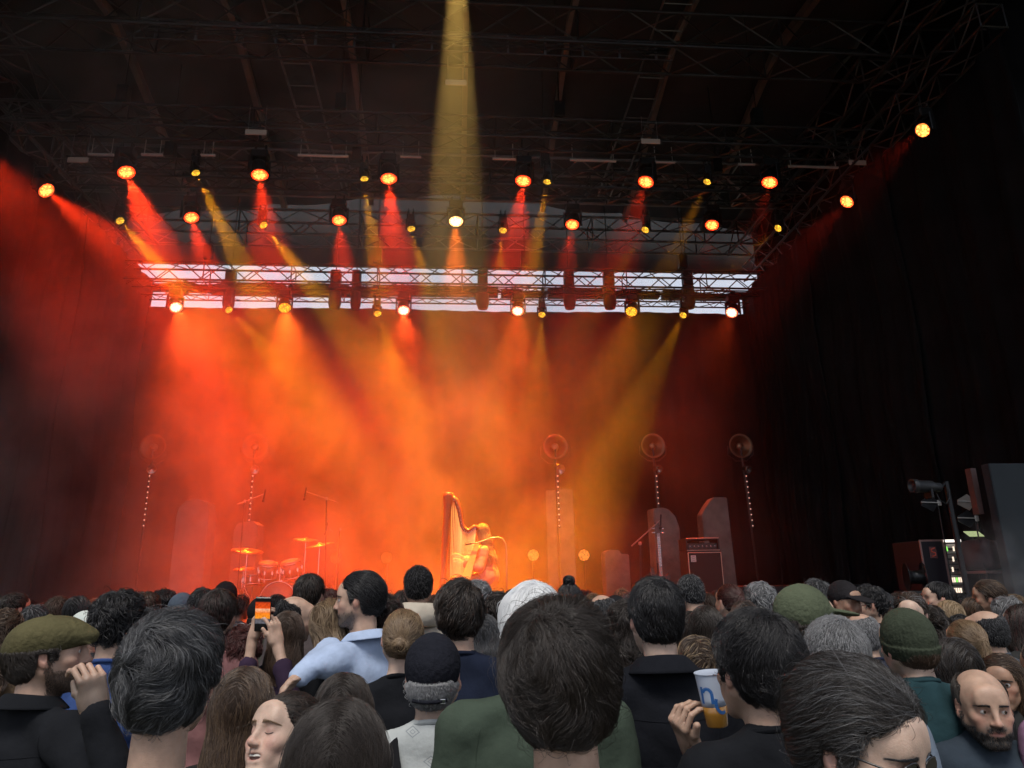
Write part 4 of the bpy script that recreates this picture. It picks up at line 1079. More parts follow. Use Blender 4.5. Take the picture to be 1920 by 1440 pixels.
    if dep < 4.6: 
        nb2 = nb.lerp(nt_, .22)+Vector((0, -.004, .016)); ax_ = (nt_-nb).normalized(); b = MB()
        if top == 'tee':
            def f(u, v):
                a = 2*pi*u; rr = nr*1.17+.003*cos(v*2*pi); return nb2+Vector((cos(a)*rr*1.03, sin(a)*rr+.004, .008*sin(v*2*pi)-sin(a)*.020+.006))
            b.sheet(f, 40, 8); b.build('neckband', tm, garment)
        elif top in ('shirt', 'jacket'):
            hgt = .034 if top == 'shirt' else .045
            def f(u, v):
                a = radians(-240+300*u); fall = v
                if v < .45: rr = nr*1.16; z_ = hgt*(v/.45)
                else: rr = nr*1.16+(.040 if top == 'shirt' else .052)*((v-.45)/.55)**.8+.003; z_ = hgt*(1-((v-.45)/.55)*1.15)
                return nb2+Vector((cos(a)*rr*1.04, sin(a)*rr+.0, z_-.004-sin(a)*.012))
            b.sheet(f, 48, 12); o = b.build('collar', tm, garment); sm2 = o.modifiers.new('t', 'SOLIDIFY'); sm2.thickness = .003
        elif top == 'hoodie':
            def f(u, v):
                a = radians(-235+290*u); rr = nr*1.3+.035*sin(v*pi)+.02*v; return nb2+Vector((cos(a)*rr*1.15, sin(a)*rr*1.1-.025*max(0, -sin(a)), .045-.075*v+.018*sin(a*2+1)*.3+.02*cos(v*pi)-sin(a)*.02))
            b.sheet(f, 40, 12); o = b.build('hood', tm, garment); sm2 = o.modifiers.new('t', 'SOLIDIFY'); sm2.thickness = .012
    q = Field(axis(-.3, .3, .03), axis(-.25, .3, .03), axis(-.02, hip+.12, .035)); q.off = .012
    q.ell((0, -.01, hip+.03), (.165*s*build, .115*s*build, .11), .04)
    for sd_ in (-1, 1):
        kn, an = Vector((sd_*.11*s, .02, hip*.54)), Vector((sd_*.12*s, -.03, .10)); h_ = Vector((sd_*.09*s, 0, hip+.02)); q.cap(h_, kn, .085*s*build, .062*s, .04); q.cap(kn, an, .062*s, .055*s, .03)
    V2, Q2 = polygonize(q.F, q.ax); link(bpy.data.objects.new('trousers', np_mesh('trousers', V2, Q2, cloth((.02, .025, .04)))), body)
    b = MB()
    for sd_ in (-1, 1):
        b = MB(); b.lathe([(.001, .0), (.048, .004), (.05, .03), (.042, .07), (.036, .10)], 12, Matrix.Translation((sd_*.125*s, -.01, 0)) @ Matrix.Diagonal((.9, 1.0, 1, 1)) )
        b.box((sd_*.135*s, .075, .032), (.085, .17, .06), bev=.025); b.build('shoe', mat('shoe_leather', (.02, .018, .016), .5), body)
    # ---- hair
    hairobj = None
    if hair:
        sty, hcol, streak = hair; kw = dict(hairkw or {})
        dl = .0040 if dep < 1.75 else (.0058 if dep < 2.75 else (.0085 if dep < 3.9 else .0115))
        ext = {'long': .48, 'longwavy': .44, 'curlylong': .38, 'bob': .26, 'ponytail': .24}.get(sty, .13)
        q = Field(axis(hc.x-.17, hc.x+.17, dl*2.2, [(hc.x-.12, hc.x+.12, dl)]), axis(hc.y-.24, hc.y+.18, dl*2.2, [(hc.y-.16, hc.y+.13, dl)]), axis(hc.z-ext-.02, hc.z+.22, dl*1.6, [(hc.z-.12, hc.z+.2, dl)]))
        q.M = Hm; flow = hair_shape(q, sty, th, seed, ears=kw.pop('ears', False))
        if hat:
            X, Y, Z = q.whole(); lim = {'beanie': -.02, 'cap': np.where(Y < -.07, .012, -.004), 'flatcap': .02}[hat]; q.F = np.maximum(q.F, (Z-lim))
            if hat == 'cap' and sty != 'long': pass
        q.M = Matrix.Identity(4)
        V2, Q2 = polygonize(q.F, q.ax)
        hb, hm_ = hair_mats(hcol, streak)
        if len(Q2):
            hairobj = link(bpy.data.objects.new('hair', np_mesh('hair', V2, Q2, hb)), body)
            n = 26000 if dep < 1.45 else (13000 if dep < 1.9 else (5000 if dep < 2.75 else (2200 if dep < 3.9 else 900)))
            if sty in ('long', 'bob', 'longwavy', 'curlylong'): n = int(n*1.3)
            if sty in ('crop', 'balding'): n = int(n*1.8)
            rad = (.00028 if dep < 1.45 else (.0004 if dep < 1.9 else (.0007 if dep < 2.75 else (.0010 if dep < 3.9 else .0016))))*(.8 if sty in ('crop', 'balding') else 1)
            T = grow_hair(q, flow, V2, Q2, Hm, sty, n, rad, seed, K=9 if dep < 2.75 else 6, **kw)
            strand_object('strands', T, rad, hm_, hairobj)
    if hat:
        dl = .0034 if dep < 1.9 else (.0046 if dep < 2.8 else .008)
        q = Field(axis(hc.x-.19, hc.x+.19, dl), axis(hc.y-.24, hc.y+.24, dl), axis(hc.z-.13, hc.z+.24, dl)); q.M = Hm; cap_shape(q, hat)
        V2, Q2 = polygonize(q.F, q.ax); ho = link(bpy.data.objects.new({'beanie': 'beanie', 'cap': 'baseball_cap', 'flatcap': 'flat_cap'}[hat], np_mesh('hat', V2, Q2, cloth(hatcol, 'hat'))), body)
        if hat == 'cap' and dep < 3:
            b = MB(); b.path([Hm @ Vector((.088*sin(t)*1.0, -.012-.110*cos(t), -.034+.0*t)) for t in np.linspace(-.6, .6, 13)], [.0055]*13, 8); b.build('strap', cloth(hatcol, 'hat'), ho)
            b = MB(); b.box(Hm @ Vector((.038, -.114, -.034)), (.016, .006, .012), bev=.001); b.build('buckle', CHROME, ho)
    if eyes is not None and eyes < .0015:
        vv = sampler(g.F, g.ax)[0]; Mh = np.array(Hm)
        for s_ in (-1, 1):
            xx = np.linspace(.018, .046, 12); zz = -.0015-.0045*np.sin((xx-.018)/.028*pi); xs_ = xx*s_; yy = on_face(vv, Hm, xs_, zz)
            q_ = np.stack([xs_, yy+.0003, zz], 1) @ Mh[:3, :3].T+Mh[:3, 3]; b = MB(); b.path([Vector(p_) for p_ in q_], [.0004]+[.0010]*10+[.0006], 6); b.build('eyelashes', mat('lash', (.01, .008, .008), .6), body)
        eyes = None
    if eyes is not None: eyeballs(body, Hm, look)
    if mouth == 'open':
        b = MB()
        for k in range(-5, 5):
            a0, a1 = (k+.04)*.0052, (k+.96)*.0052; yy = lambda x_: .0960-14*x_*x_
            b.add([Hm @ Vector(q_) for q_ in ((a0, yy(a0)+.0, -.0565), (a1, yy(a1), -.0565), (a1, yy(a1)+.0005, -.0635+.001*(abs(k+.5) > 2)), (a0, yy(a0)+.0005, -.0635+.001*(abs(k+.5) > 2)), (a0, yy(a0)-.004, -.0565), (a1, yy(a1)-.004, -.0565), (a1, yy(a1)-.003, -.0635), (a0, yy(a0)-.003, -.0635))], [(0, 1, 2, 3), (7, 6, 5, 4), (3, 2, 6, 7), (0, 3, 7, 4), (1, 5, 6, 2)])
        b.build('teeth', mat('teeth', (.62, .59, .53), .25), body)
        b = MB(); b.lathe([(.001, .0), (.010, .002), (.0155, .008), (.012, .014), (.001, .016)], 14, Hm @ Matrix.Translation((0, .074, -.082)) @ Matrix.Diagonal((1.0, 1.3, .7, 1))); b.build('tongue', mat('tongue', (.35, .09, .08), .35), body)
    if (brow or stub > .6) and dep < 3.6:
        val_ = sampler(g.F, g.ax)[0]
        if brow: brows(body, Hm, val_, brow, 260 if dep < 1.9 else 170, rad=.0004 if dep < 1.9 else .0006)
        if stub > .6: beard(body, Hm, g, V, brow or 'dark', 4200 if dep < 2.6 else 2000, rad=.0004 if dep < 2 else .0006, length=.007 if stub > .85 else .003)
    if glasses:
        gm = mat('glasses_frame', (.01, .01, .012), .25) if glasses != 'white' else mat('white_frame', (.7, .68, .66), .3)
        up = glasses in ('white', 'onhead'); Mg = Hm @ (Matrix.Translation((0, -.035, .093)) @ Matrix.Rotation(radians(28), 4, 'X') if up else Matrix.Identity(4))
        root = empty('glasses'); root.parent = body; b = MB()
        for sd_ in (-1, 1):
            ctr_ = Vector((sd_*.033, .104, .004)); b.path([Mg @ (ctr_+Vector((.024*cos(t), -.006*abs(cos(t))**2*(1 if cos(t)*sd_ > 0 else 0), .018*sin(t)))) for t in np.linspace(0, 2*pi, 20)[:-1]], .0016, 6, closed=True)
            b.path([Mg @ Vector(p_) for p_ in ((sd_*.056, .098, .010), (sd_*.076, .085, .010), (sd_*.0815, .02, .008), (sd_*.082, -.01, .004), (sd_*.081, -.035, -.015))], .0018, 6)
        b.tube(Mg @ Vector((-.010, .106, .008)), Mg @ Vector((.010, .106, .008)), .0016)
        fr = b.build('frame', gm, root)
        b = MB()
        for sd_ in (-1, 1):
            ctr_ = Vector((sd_*.033, .103, .004)); pts = [Mg @ (ctr_+Vector((.023*cos(t), 0, .017*sin(t)))) for t in np.linspace(0, 2*pi, 20)[:-1]]; b2 = MB(); b2.add(pts, [tuple(range(19))])
            b2.build('lens', mat('dark_lens', (.008, .008, .01), .08, spec=.9), root)
    return dict(body=body, Hm=Hm, ZS=ZS, J=J, s=s, nb=nb, nr=nr, Hh=Hh, hands=hands, garment=garment, SHW=SHW, det=det, dep=dep)
PN = 0
def cloth(c, kind='fabric'):
    nm = '%s_%.3f_%.3f_%.3f' % (kind, *c)
    if nm in MATS: return MATS[nm]
    m = mat(nm, c, .92, spec=.15, noise=.25, nscale=9, bump=.7, bscale=16 if kind == 'fabric' else 60)
    t = m.node_tree; N = t.nodes; L = t.links      # weave on top of the soft creases
    bp = [n for n in N if n.type == 'BUMP'][0]; tc = [n for n in N if n.type == 'TEX_COORD'][0]
    v = N.new('ShaderNodeTexNoise'); v.inputs['Scale'].default_value = 900; L.new(tc.outputs['Object'], v.inputs['Vector'])
    b2 = N.new('ShaderNodeBump'); b2.inputs['Strength'].default_value = .25; b2.inputs['Distance'].default_value = .001; L.new(v.outputs['Fac'], b2.inputs['Height']); L.new(bp.outputs[0], b2.inputs['Normal']); L.new(b2.outputs[0], N['Principled BSDF'].inputs['Normal'])
    return m

def henley():
    m = cloth((.50, .53, .53)); t = m.node_tree; N = t.nodes; L = t.links; b = N['Principled BSDF']; src = b.inputs['Base Color'].links[0].from_socket
    tc = N.new('ShaderNodeTexCoord'); sp = N.new('ShaderNodeSeparateXYZ'); L.new(tc.outputs['Object'], sp.inputs[0])
    def M_(op, a, b_=None, c=None):
        q = N.new('ShaderNodeMath'); q.operation = op
        for i, v in enumerate((a, b_, c)):
            if v is None: continue
            if hasattr(v, 'default_value'): L.new(v, q.inputs[i])
            else: q.inputs[i].default_value = v
        return q.outputs[0]
    row = M_('FLOOR', M_('DIVIDE', sp.outputs['Z'], .075)); fx = M_('SUBTRACT', M_('FRACT', M_('ADD', M_('DIVIDE', sp.outputs['X'], .11), M_('MULTIPLY', row, .5))), .5)
    fz = M_('SUBTRACT', M_('FRACT', M_('DIVIDE', sp.outputs['Z'], .075)), .5)
    d = M_('ADD', M_('MULTIPLY', M_('ABSOLUTE', fx), 3.4), M_('MULTIPLY', M_('ABSOLUTE', fz), 3.4))
    ring = M_('MAXIMUM', M_('LESS_THAN', M_('ABSOLUTE', M_('SUBTRACT', d, .62)), .07), M_('LESS_THAN', M_('ABSOLUTE', M_('SUBTRACT', d, .25)), .05))
    mx = N.new('ShaderNodeMix'); mx.data_type = 'RGBA'; L.new(src, mx.inputs['A']); mx.inputs['B'].default_value = (.20, .22, .24, 1); L.new(M_('MULTIPLY', ring, .75), mx.inputs['Factor']); L.new(mx.outputs['Result'], b.inputs['Base Color'])
    return m

# ================================================================== THINGS ON THE STAGE
def on_deck(px, Y): 
    p = P(px, 1100, Y); return Vector((p.x, Y, DECK))
STONE = mat('slab_plaster', (0.15, 0.13, 0.12), 0.9, noise=0.45, nscale=3.5, bump=0.6, bscale=9)
def slab(px, top, wpx, Y, outline, label):
    p = on_deck(px, Y); h = P(px, top, Y).z-DECK; w_ = wpx/FPX*(P(px, top, Y)-CAM).dot(CAMM @ Vector((0, 0, -1)))
    b = MB(); n = 10; pts = [(x*w_/2, z*h) for x, z in outline]
    bm = bmesh.new(); vs = [bm.verts.new((x, -.16, z)) for x, z in pts]; f = bm.faces.new(vs)
    r = bmesh.ops.extrude_face_region(bm, geom=[f]); 
    for v in r['geom']:
        if isinstance(v, bmesh.types.BMVert): v.co.y += .32
    bmesh.ops.recalc_face_normals(bm, faces=bm.faces[:]); bmesh.ops.bevel(bm, geom=bm.edges[:], offset=.015, segments=2, affect='EDGES')
    me = bpy.data.meshes.new('standing_slab'); bm.to_mesh(me); bm.free(); me.materials.append(STONE)
    o = link(bpy.data.objects.new('standing_slab', me)); o.location = p; o.rotation_euler.z = random.Random(px).uniform(-.2, .2)
    tag(o, label, 'slab', 'pale standing slabs on the stage')
slab(355, 938, 62, 13.6, [(-1, 0), (1, 0), (1.0, .88), (.82, .97), (.2, 1.0), (-.5, .99), (-.9, .93), (-1, .85)], 'tall rounded slab in the haze left of the drum kit')
slab(458, 978, 46, 14.2, [(-1, 0), (1, 0), (1, .95), (.5, 1), (-.7, .98), (-1, .9)], 'faint slab directly behind the left side of the drum kit')
slab(1055, 918, 50, 13.6, [(-1, 0), (1, 0), (1, .99), (.3, 1), (-.5, .985), (-1, .99)], 'tall square topped slab between the two blinder lamps')
slab(1156, 1031, 46, 13.4, [(-1, 0), (1, 0), (1, .92), (.3, .93), (.25, .99), (-.6, 1), (-1, .95)], 'lowest slab with a notched top')
slab(1252, 953, 50, 12.9, [(-1, 0), (1, 0), (1, .80), (.75, .91), (.3, .98), (-.2, 1.0), (-.95, .99)], 'slab with a curved shoulder behind the bass guitar')
slab(1350, 934, 54, 13.2, [(-1, 0), (1, 0), (.86, 1.0), (-.1, 1.0), (-.55, .93), (-1, .84)], 'slab with a slanting left shoulder behind the bass amplifier')
b = MB(); q = P(1055, 1090, 13.4); b.box((q.x, 13.7, DECK+.10), (1.0, 1.0, .2), bev=.01); b.box((q.x, 13.7, DECK+.24), (.85, .85, .07), bev=.01)
tag(b.build('plinth', STONE), 'stepped plinth under the tall square topped slab', 'plinth')

# light columns with reflector lamps at the rear
DOT = emit_mat('led_dot', (1.0, .66, .50), 1.0)
REFL = mat('copper_reflector', (.14, .075, .045), .42, .85)
lab5 = ['leftmost light column, almost lost in the red haze', 'light column rising behind the drum kit', 'light column in front of the tall square topped slab', 'light column directly behind the bass guitar neck', 'rightmost light column against the black drape']
for i, (px, tp) in enumerate(((255, 838), (456, 838), (1050, 838), (1243, 836), (1424, 836))):
    Y = 14.9 if i != 2 else 13.1; p = on_deck(px, Y); zt = P(px, tp, Y).z-DECK; sc = 1.0 if i != 2 else .88
    root = empty('light_column', p); tag(root, lab5[i], 'light column', 'light columns at the rear of the stage')
    if i == 4: root.rotation_euler.y = radians(-1.5)
    b = MB(); b.lathe([(.28, 0), (.28, .015), (.03, .03), (.02, .06)], 20); b.build('base', BLACKM, root)
    b = MB(); b.tube((0, 0, .03), (0, 0, zt-.05), .022, 8); b.build('pole', BLACKM, root)
    z0, z1 = P(px, 986, Y).z-DECK, P(px, 893, Y).z-DECK
    b = MB(); b.box((.02, -.03, (z0+z1)/2), (.035, .025, z1-z0+.08)); bar = b.build('led_bar', BLACKM, root)
    b = MB()
    for k in range(10):
        z = z0+(z1-z0)*k/9; b.lathe([(0, -.0), (.013, 0), (.011, .006), (0, .008)][::-1], 8, Matrix.Translation((.02, -.044, z)) @ Matrix.Rotation(pi/2, 4, 'X'))
    b.build('led', DOT, bar)
    Mx = Matrix.Translation((0, 0, zt)) @ Matrix.Rotation(pi/2, 4, 'X')      # disc faces the audience
    b = MB(); b.lathe([(.030, -.10), (.07, -.085), (.14, -.05), (.20*sc, 0.0), (.262*sc, .035), (.268*sc, .030), (.255*sc, .0), (.20*sc, -.035), (.13, -.08), (.06, -.115), (.02, -.12)], 32, Mx); b.build('reflector', REFL, root)
    b = MB(); b.lathe([(0, .0), (.05, .0), (.075, -.02), (.075, -.06), (.05, -.08), (0, -.085)], 20, Mx); b.build('bulb_housing', mat('brass_housing', (.22, .13, .08), .35, .8), root)
    b = MB(); b.path([(-.29, 0, zt), (-.29, .06, zt-.18), (-.12, .06, zt-.32), (.12, .06, zt-.32), (.29, .06, zt-.18), (.29, 0, zt)], .010, 6); b.build('bracket', BLACKM, root)
    z2 = P(px, 880, Y).z-DECK; b = MB(); Ms = Matrix.Translation((.05, -.06, z2)) @ Matrix.Rotation(pi/2+.5, 4, 'X') @ Matrix.Rotation(.4, 4, 'Y')
    b.lathe([(.035, -.10), (.06, -.08), (.075, .02), (.095, .06), (.088, .062), (.06, .02), (0, .0)], 20, Ms); b.build('spot_can', mat('spot_can', (.35, .33, .32), .25, .9), root)

# blinders: round LED lamps near the floor
BL = lens_mat('lens_blinder', (1.0, .30, .06), (1.0, .22, .03), 1.6, 60)
BLD = lens_mat('lens_blinder_dim', (1.0, .34, .08), (1.0, .22, .05), .2, 60)
for px, py, dim, lab in ((1000, 1041, 0, 'lit round blinder lamp left of the tall square topped slab'), (1095, 1041, 0, 'lit round blinder lamp right of the tall square topped slab'), (630, 1046, 1, 'dim round blinder lamp beside the drum kit'), (725, 1045, 1, 'dim round blinder lamp left of the harp')):
    Y = 13.9; c = P(px, py, Y); root = empty('blinder_lamp', (c.x, Y, DECK)); tag(root, lab, 'stage light', 'round blinder lamps near the stage floor')
    h = c.z-DECK; Mx = Matrix.Translation((0, 0, h)) @ Matrix.Rotation(pi/2, 4, 'X')
    b = MB(); b.tube((0, 0.02, 0), (0, .02, h-.12), .016, 8); b.lathe([(.16, 0), (.16, .012), (.02, .02)], 16); b.build('stand', BLACKM, root)
    b = MB(); b.lathe([(.05, -.16), (.09, -.14), (.115, -.02), (.118, .012), (.108, .012), (.106, 0)], 24, Mx); b.build('housing', BLACKM, root)
    b = MB(); b.lathe([(0, 0), (.106, 0)][::-1], 24); o = b.build('lens', BLD if dim else BL, root); o.matrix_local = Mx @ Matrix.Translation((0, 0, .004))

# tall microphone stand
def mic_stand(base, top, boom_a, boom_b, label, mic=True):
    root = empty('microphone_stand', base); tag(root, label, 'microphone stand', 'microphone stands'); R_ = Vector(base)
    b = MB(); b.lathe([(.15, 0), (.15, .02), (.02, .035)], 20); b.build('base', BLACKM, root)
    b = MB(); b.tube((0, 0, .02), Vector(top)-R_, .011, 8); b.build('pole', BLACKM, root)
    b = MB(); b.tube(Vector(boom_a)-R_, Vector(boom_b)-R_, .009, 8); b.box(Vector(top)-R_, (.04, .04, .05), bev=.008); b.build('boom', mat('dull_metal', (.25, .24, .24), .35, .8), root)
    if mic:
        d = Vector((-.25, -.1, -1)).normalized(); a = Vector(boom_a)-R_
        b = MB(); b.tube(a+Vector((0, 0, .07)), a-Vector((.02, 0, .10)), .014, 10); b.lathe([(0, .028), (.018, .022), (.026, .004), (.022, -.018), (.014, -.028)], 14, Matrix.Translation(a-Vector((.024, 0, .12)))); b.build('microphone', BLACKM, root)
mic_stand(on_deck(612, 12.3), P(612, 935, 12.3), P(574, 922, 12.2), P(632, 942, 12.4), 'tall boom microphone stand between the drum kit and the harp')
mic_stand(on_deck(1200, 10.6), P(1200, 1019, 10.6), P(1240, 974, 10.4), P(1184, 1024, 10.6), 'slanted boom microphone stand beside the bass guitar', True)

# ---- drum kit
dk = empty('drum_kit', on_deck(525, 12.9)); tag(dk, 'drum kit with cymbals standing in the orange haze', 'drum kit')
SH = mat('drum_shell', (.16, .10, .08), .25, .2, noise=.3, nscale=4); HD = mat('drum_head', (.22, .20, .19), .5); BR = mat('cymbal_brass', (.40, .27, .13), .35, 1.0)
def drum(r, h, loc, tilt, nm, parent=dk):
    M = Matrix.Translation(loc) @ tilt.to_matrix().to_4x4(); b = MB(); b.lathe([(r, -h/2), (r, h/2)], 28, M); s_ = b.build(nm, SH, parent)
    b = MB(); b.lathe([(0, h/2+.004), (r*.98, h/2+.003)][::-1], 28, M); b.build('drum_head', HD, s_); b = MB(); b.lathe([(r*.98, -h/2-.003), (0, -h/2-.004)][::-1], 28, M); b.build('drum_head', HD, s_)
    b = MB(); 
    for z in (-h/2, h/2): b.path([M @ Vector((r*1.03*cos(t), r*1.03*sin(t), z)) for t in np.linspace(0, 2*pi, 29)[:-1]], .009, 6, True)
    for k in range(8):
        t = 2*pi*k/8; b.tube(M @ Vector((r*1.05*cos(t), r*1.05*sin(t), -h/2)), M @ Vector((r*1.05*cos(t), r*1.05*sin(t), h/2)), .006, 5); b.box(M @ Vector((r*1.03*cos(t), r*1.03*sin(t), 0)), (.025, .025, .06))
    b.build('hoop', CHROME, s_)
drum(.28, .42, (.02, 0, .30), Euler((pi/2, 0, 0)), 'bass_drum'); drum(.155, .22, (-.20, -.10, .78), Euler((radians(20), radians(8), 0)), 'tom'); drum(.165, .24, (.20, -.10, .80), Euler((radians(20), radians(-8), 0)), 'tom')
drum(.20, .36, (.62, .25, .32), Euler((0, 0, 0)), 'floor_tom'); drum(.18, .14, (-.52, .25, .62), Euler((radians(-5), 0, 0)), 'snare_drum')
for (x, y, z, r, t) in ((-.62, .1, 1.12, .27, 8), (.62, .05, 1.20, .25, -10), (.30, .45, 1.32, .22, 6), (-.70, .25, .82, .18, 0)):
    root2 = MB(); M = Matrix.Translation((x, y, z)) @ Matrix.Rotation(radians(t), 4, 'Y') @ Matrix.Rotation(radians(12), 4, 'X')
    root2.lathe([(r, -.012), (r*.6, .002), (r*.2, .010), (r*.15, .03), (.01, .038)], 32, M); c = root2.build('cymbal', BR, dk)
    b = MB(); b.tube((x, y, .45), (x, y, z), .010, 6)
    for k in range(3): b.tube((x, y, .5), (x+.25*cos(k*2.1+.5), y+.25*sin(k*2.1+.5), .01), .010, 6)
    b.build('cymbal_stand', CHROME, c)
b = MB(); b.tube((0, -.05, .55), (0, -.05, .85), .012, 6); b.tube((-.2, -.1, .72), (.2, -.1, .74), .010, 6); b.build('tom_holder', CHROME, dk)
for (x, z, dx, dz, lab) in ((-.68, 1.95, .34, .13, 'overhead microphone boom at the left of the drum kit'), (.98, 1.45, -.22, .05, 'low microphone boom at the right of the drum kit')):
    B0 = on_deck(525, 12.9); mic_stand(B0+Vector((x, -.1, 0)), B0+Vector((x, -.1, z)), B0+Vector((x+dx, -.1, z+dz)), B0+Vector((x-.12, -.1, z-.05)), lab)

# ---- harp
hp = empty('concert_harp', on_deck(862, 10.9)); tag(hp, 'golden concert harp with glowing yellow soundboard', 'harp'); Hh0 = Vector(hp.location)
WD = mat('harp_wood', (.13, .035, .015), .35, noise=.3, nscale=5, stretch=(1, 1, .2)); GD = mat('harp_soundboard', (.72, .44, .13), .3, noise=.25, nscale=6, stretch=(1, 1, .2)); ST = mat('harp_string', (.9, .75, .5), .4)
L3 = lambda px, py, dy=0: P(px, py, 10.9+dy)-Hh0
def plank(nm, poly, m, th=.05):
    b = MB(); n = len(poly); b.add([Vector((x, y-th, z)) for x, y, z in poly]+[Vector((x, y+th, z)) for x, y, z in poly], [tuple(range(n)), tuple(reversed(range(n, 2*n)))]+[(i, n+i, n+(i+1) % n, (i+1) % n) for i in range(n)]); return b.build(nm, m, hp)
# column (pillar): tapering, slightly leaning
b = MB(); ctop, cbot = L3(841, 924), L3(826, 1148)
b.path([cbot, cbot.lerp(ctop, .2), cbot.lerp(ctop, .85), cbot.lerp(ctop, .96), ctop], [.055, .045, .058, .078, .085], 14); b.build('column', WD, hp)
ctl = [(846, 930), (856, 940), (861, 955), (864, 972), (866, 985), (871, 992), (878, 996), (884, 992), (890, 987), (893, 988), (896, 993)]
b = MB(); nk = [L3(*c) for c in ctl]; b.path(nk, [.045, .040, .036, .034, .034, .036, .036, .034, .034, .032, .026], 8); neck = b.build('neck', WD, hp)
b = MB()
for k in range(1, 10):
    for f_ in (.0, .5): q_ = nk[k-1].lerp(nk[k], f_); b.tube(q_+Vector((0, -.05, -.03)), q_+Vector((0, .05, -.03)), .006, 5)
b.build('tuning_pin', CHROME, neck)
sb_t, sb_b = L3(892, 1016, -.08), L3(838, 1146, -.08)
b = MB(); 
def sbf(u, v):
    c = sb_b.lerp(sb_t, v); w_ = .21*(1-v)+.06*v; d = (sb_t-sb_b).normalized(); n_ = Vector((d.z, 0, -d.x)); a = pi*u
    return c+Vector((0, 1, 0))*(-w_*cos(a))*.9+n_*(w_*.95*sin(a))
b.sheet(sbf, 16, 10); b.build('sound_box', WD, hp)
b = MB(); d = (sb_t-sb_b).normalized(); n_ = Vector((d.z, 0, -d.x))
b.add([sb_b+Vector((0, -.19, 0))-n_*.004, sb_b+Vector((0, .19, 0))-n_*.004, sb_t+Vector((0, .055, 0))-n_*.004, sb_t+Vector((0, -.055, 0))-n_*.004], [(0, 1, 2, 3)]); 
b.add([sb_b+Vector((0, -.192, 0)), sb_b+Vector((0, -.192, 0))+n_*.20, sb_t+Vector((0, -.056, 0))+n_*.06, sb_t+Vector((0, -.056, 0))], [(0, 1, 2, 3)]); b.build('soundboard', GD, hp)
for k in range(26):
    f_ = (k+.5)/26; i_ = f_*(len(nk)-2); a = nk[int(i_)].lerp(nk[int(i_)+1], i_ % 1)-Vector((0, 0, .03)); c = sb_b.lerp(sb_t, .08+.88*f_)
    b = MB(); b.tube(c, a, .0036, 4); b.build('string', ST, hp)
b = MB(); q_ = (cbot+sb_b)/2; b.box((q_.x, 0, .09), (.50, .36, .16), bev=.03); b.build('base', WD, hp)
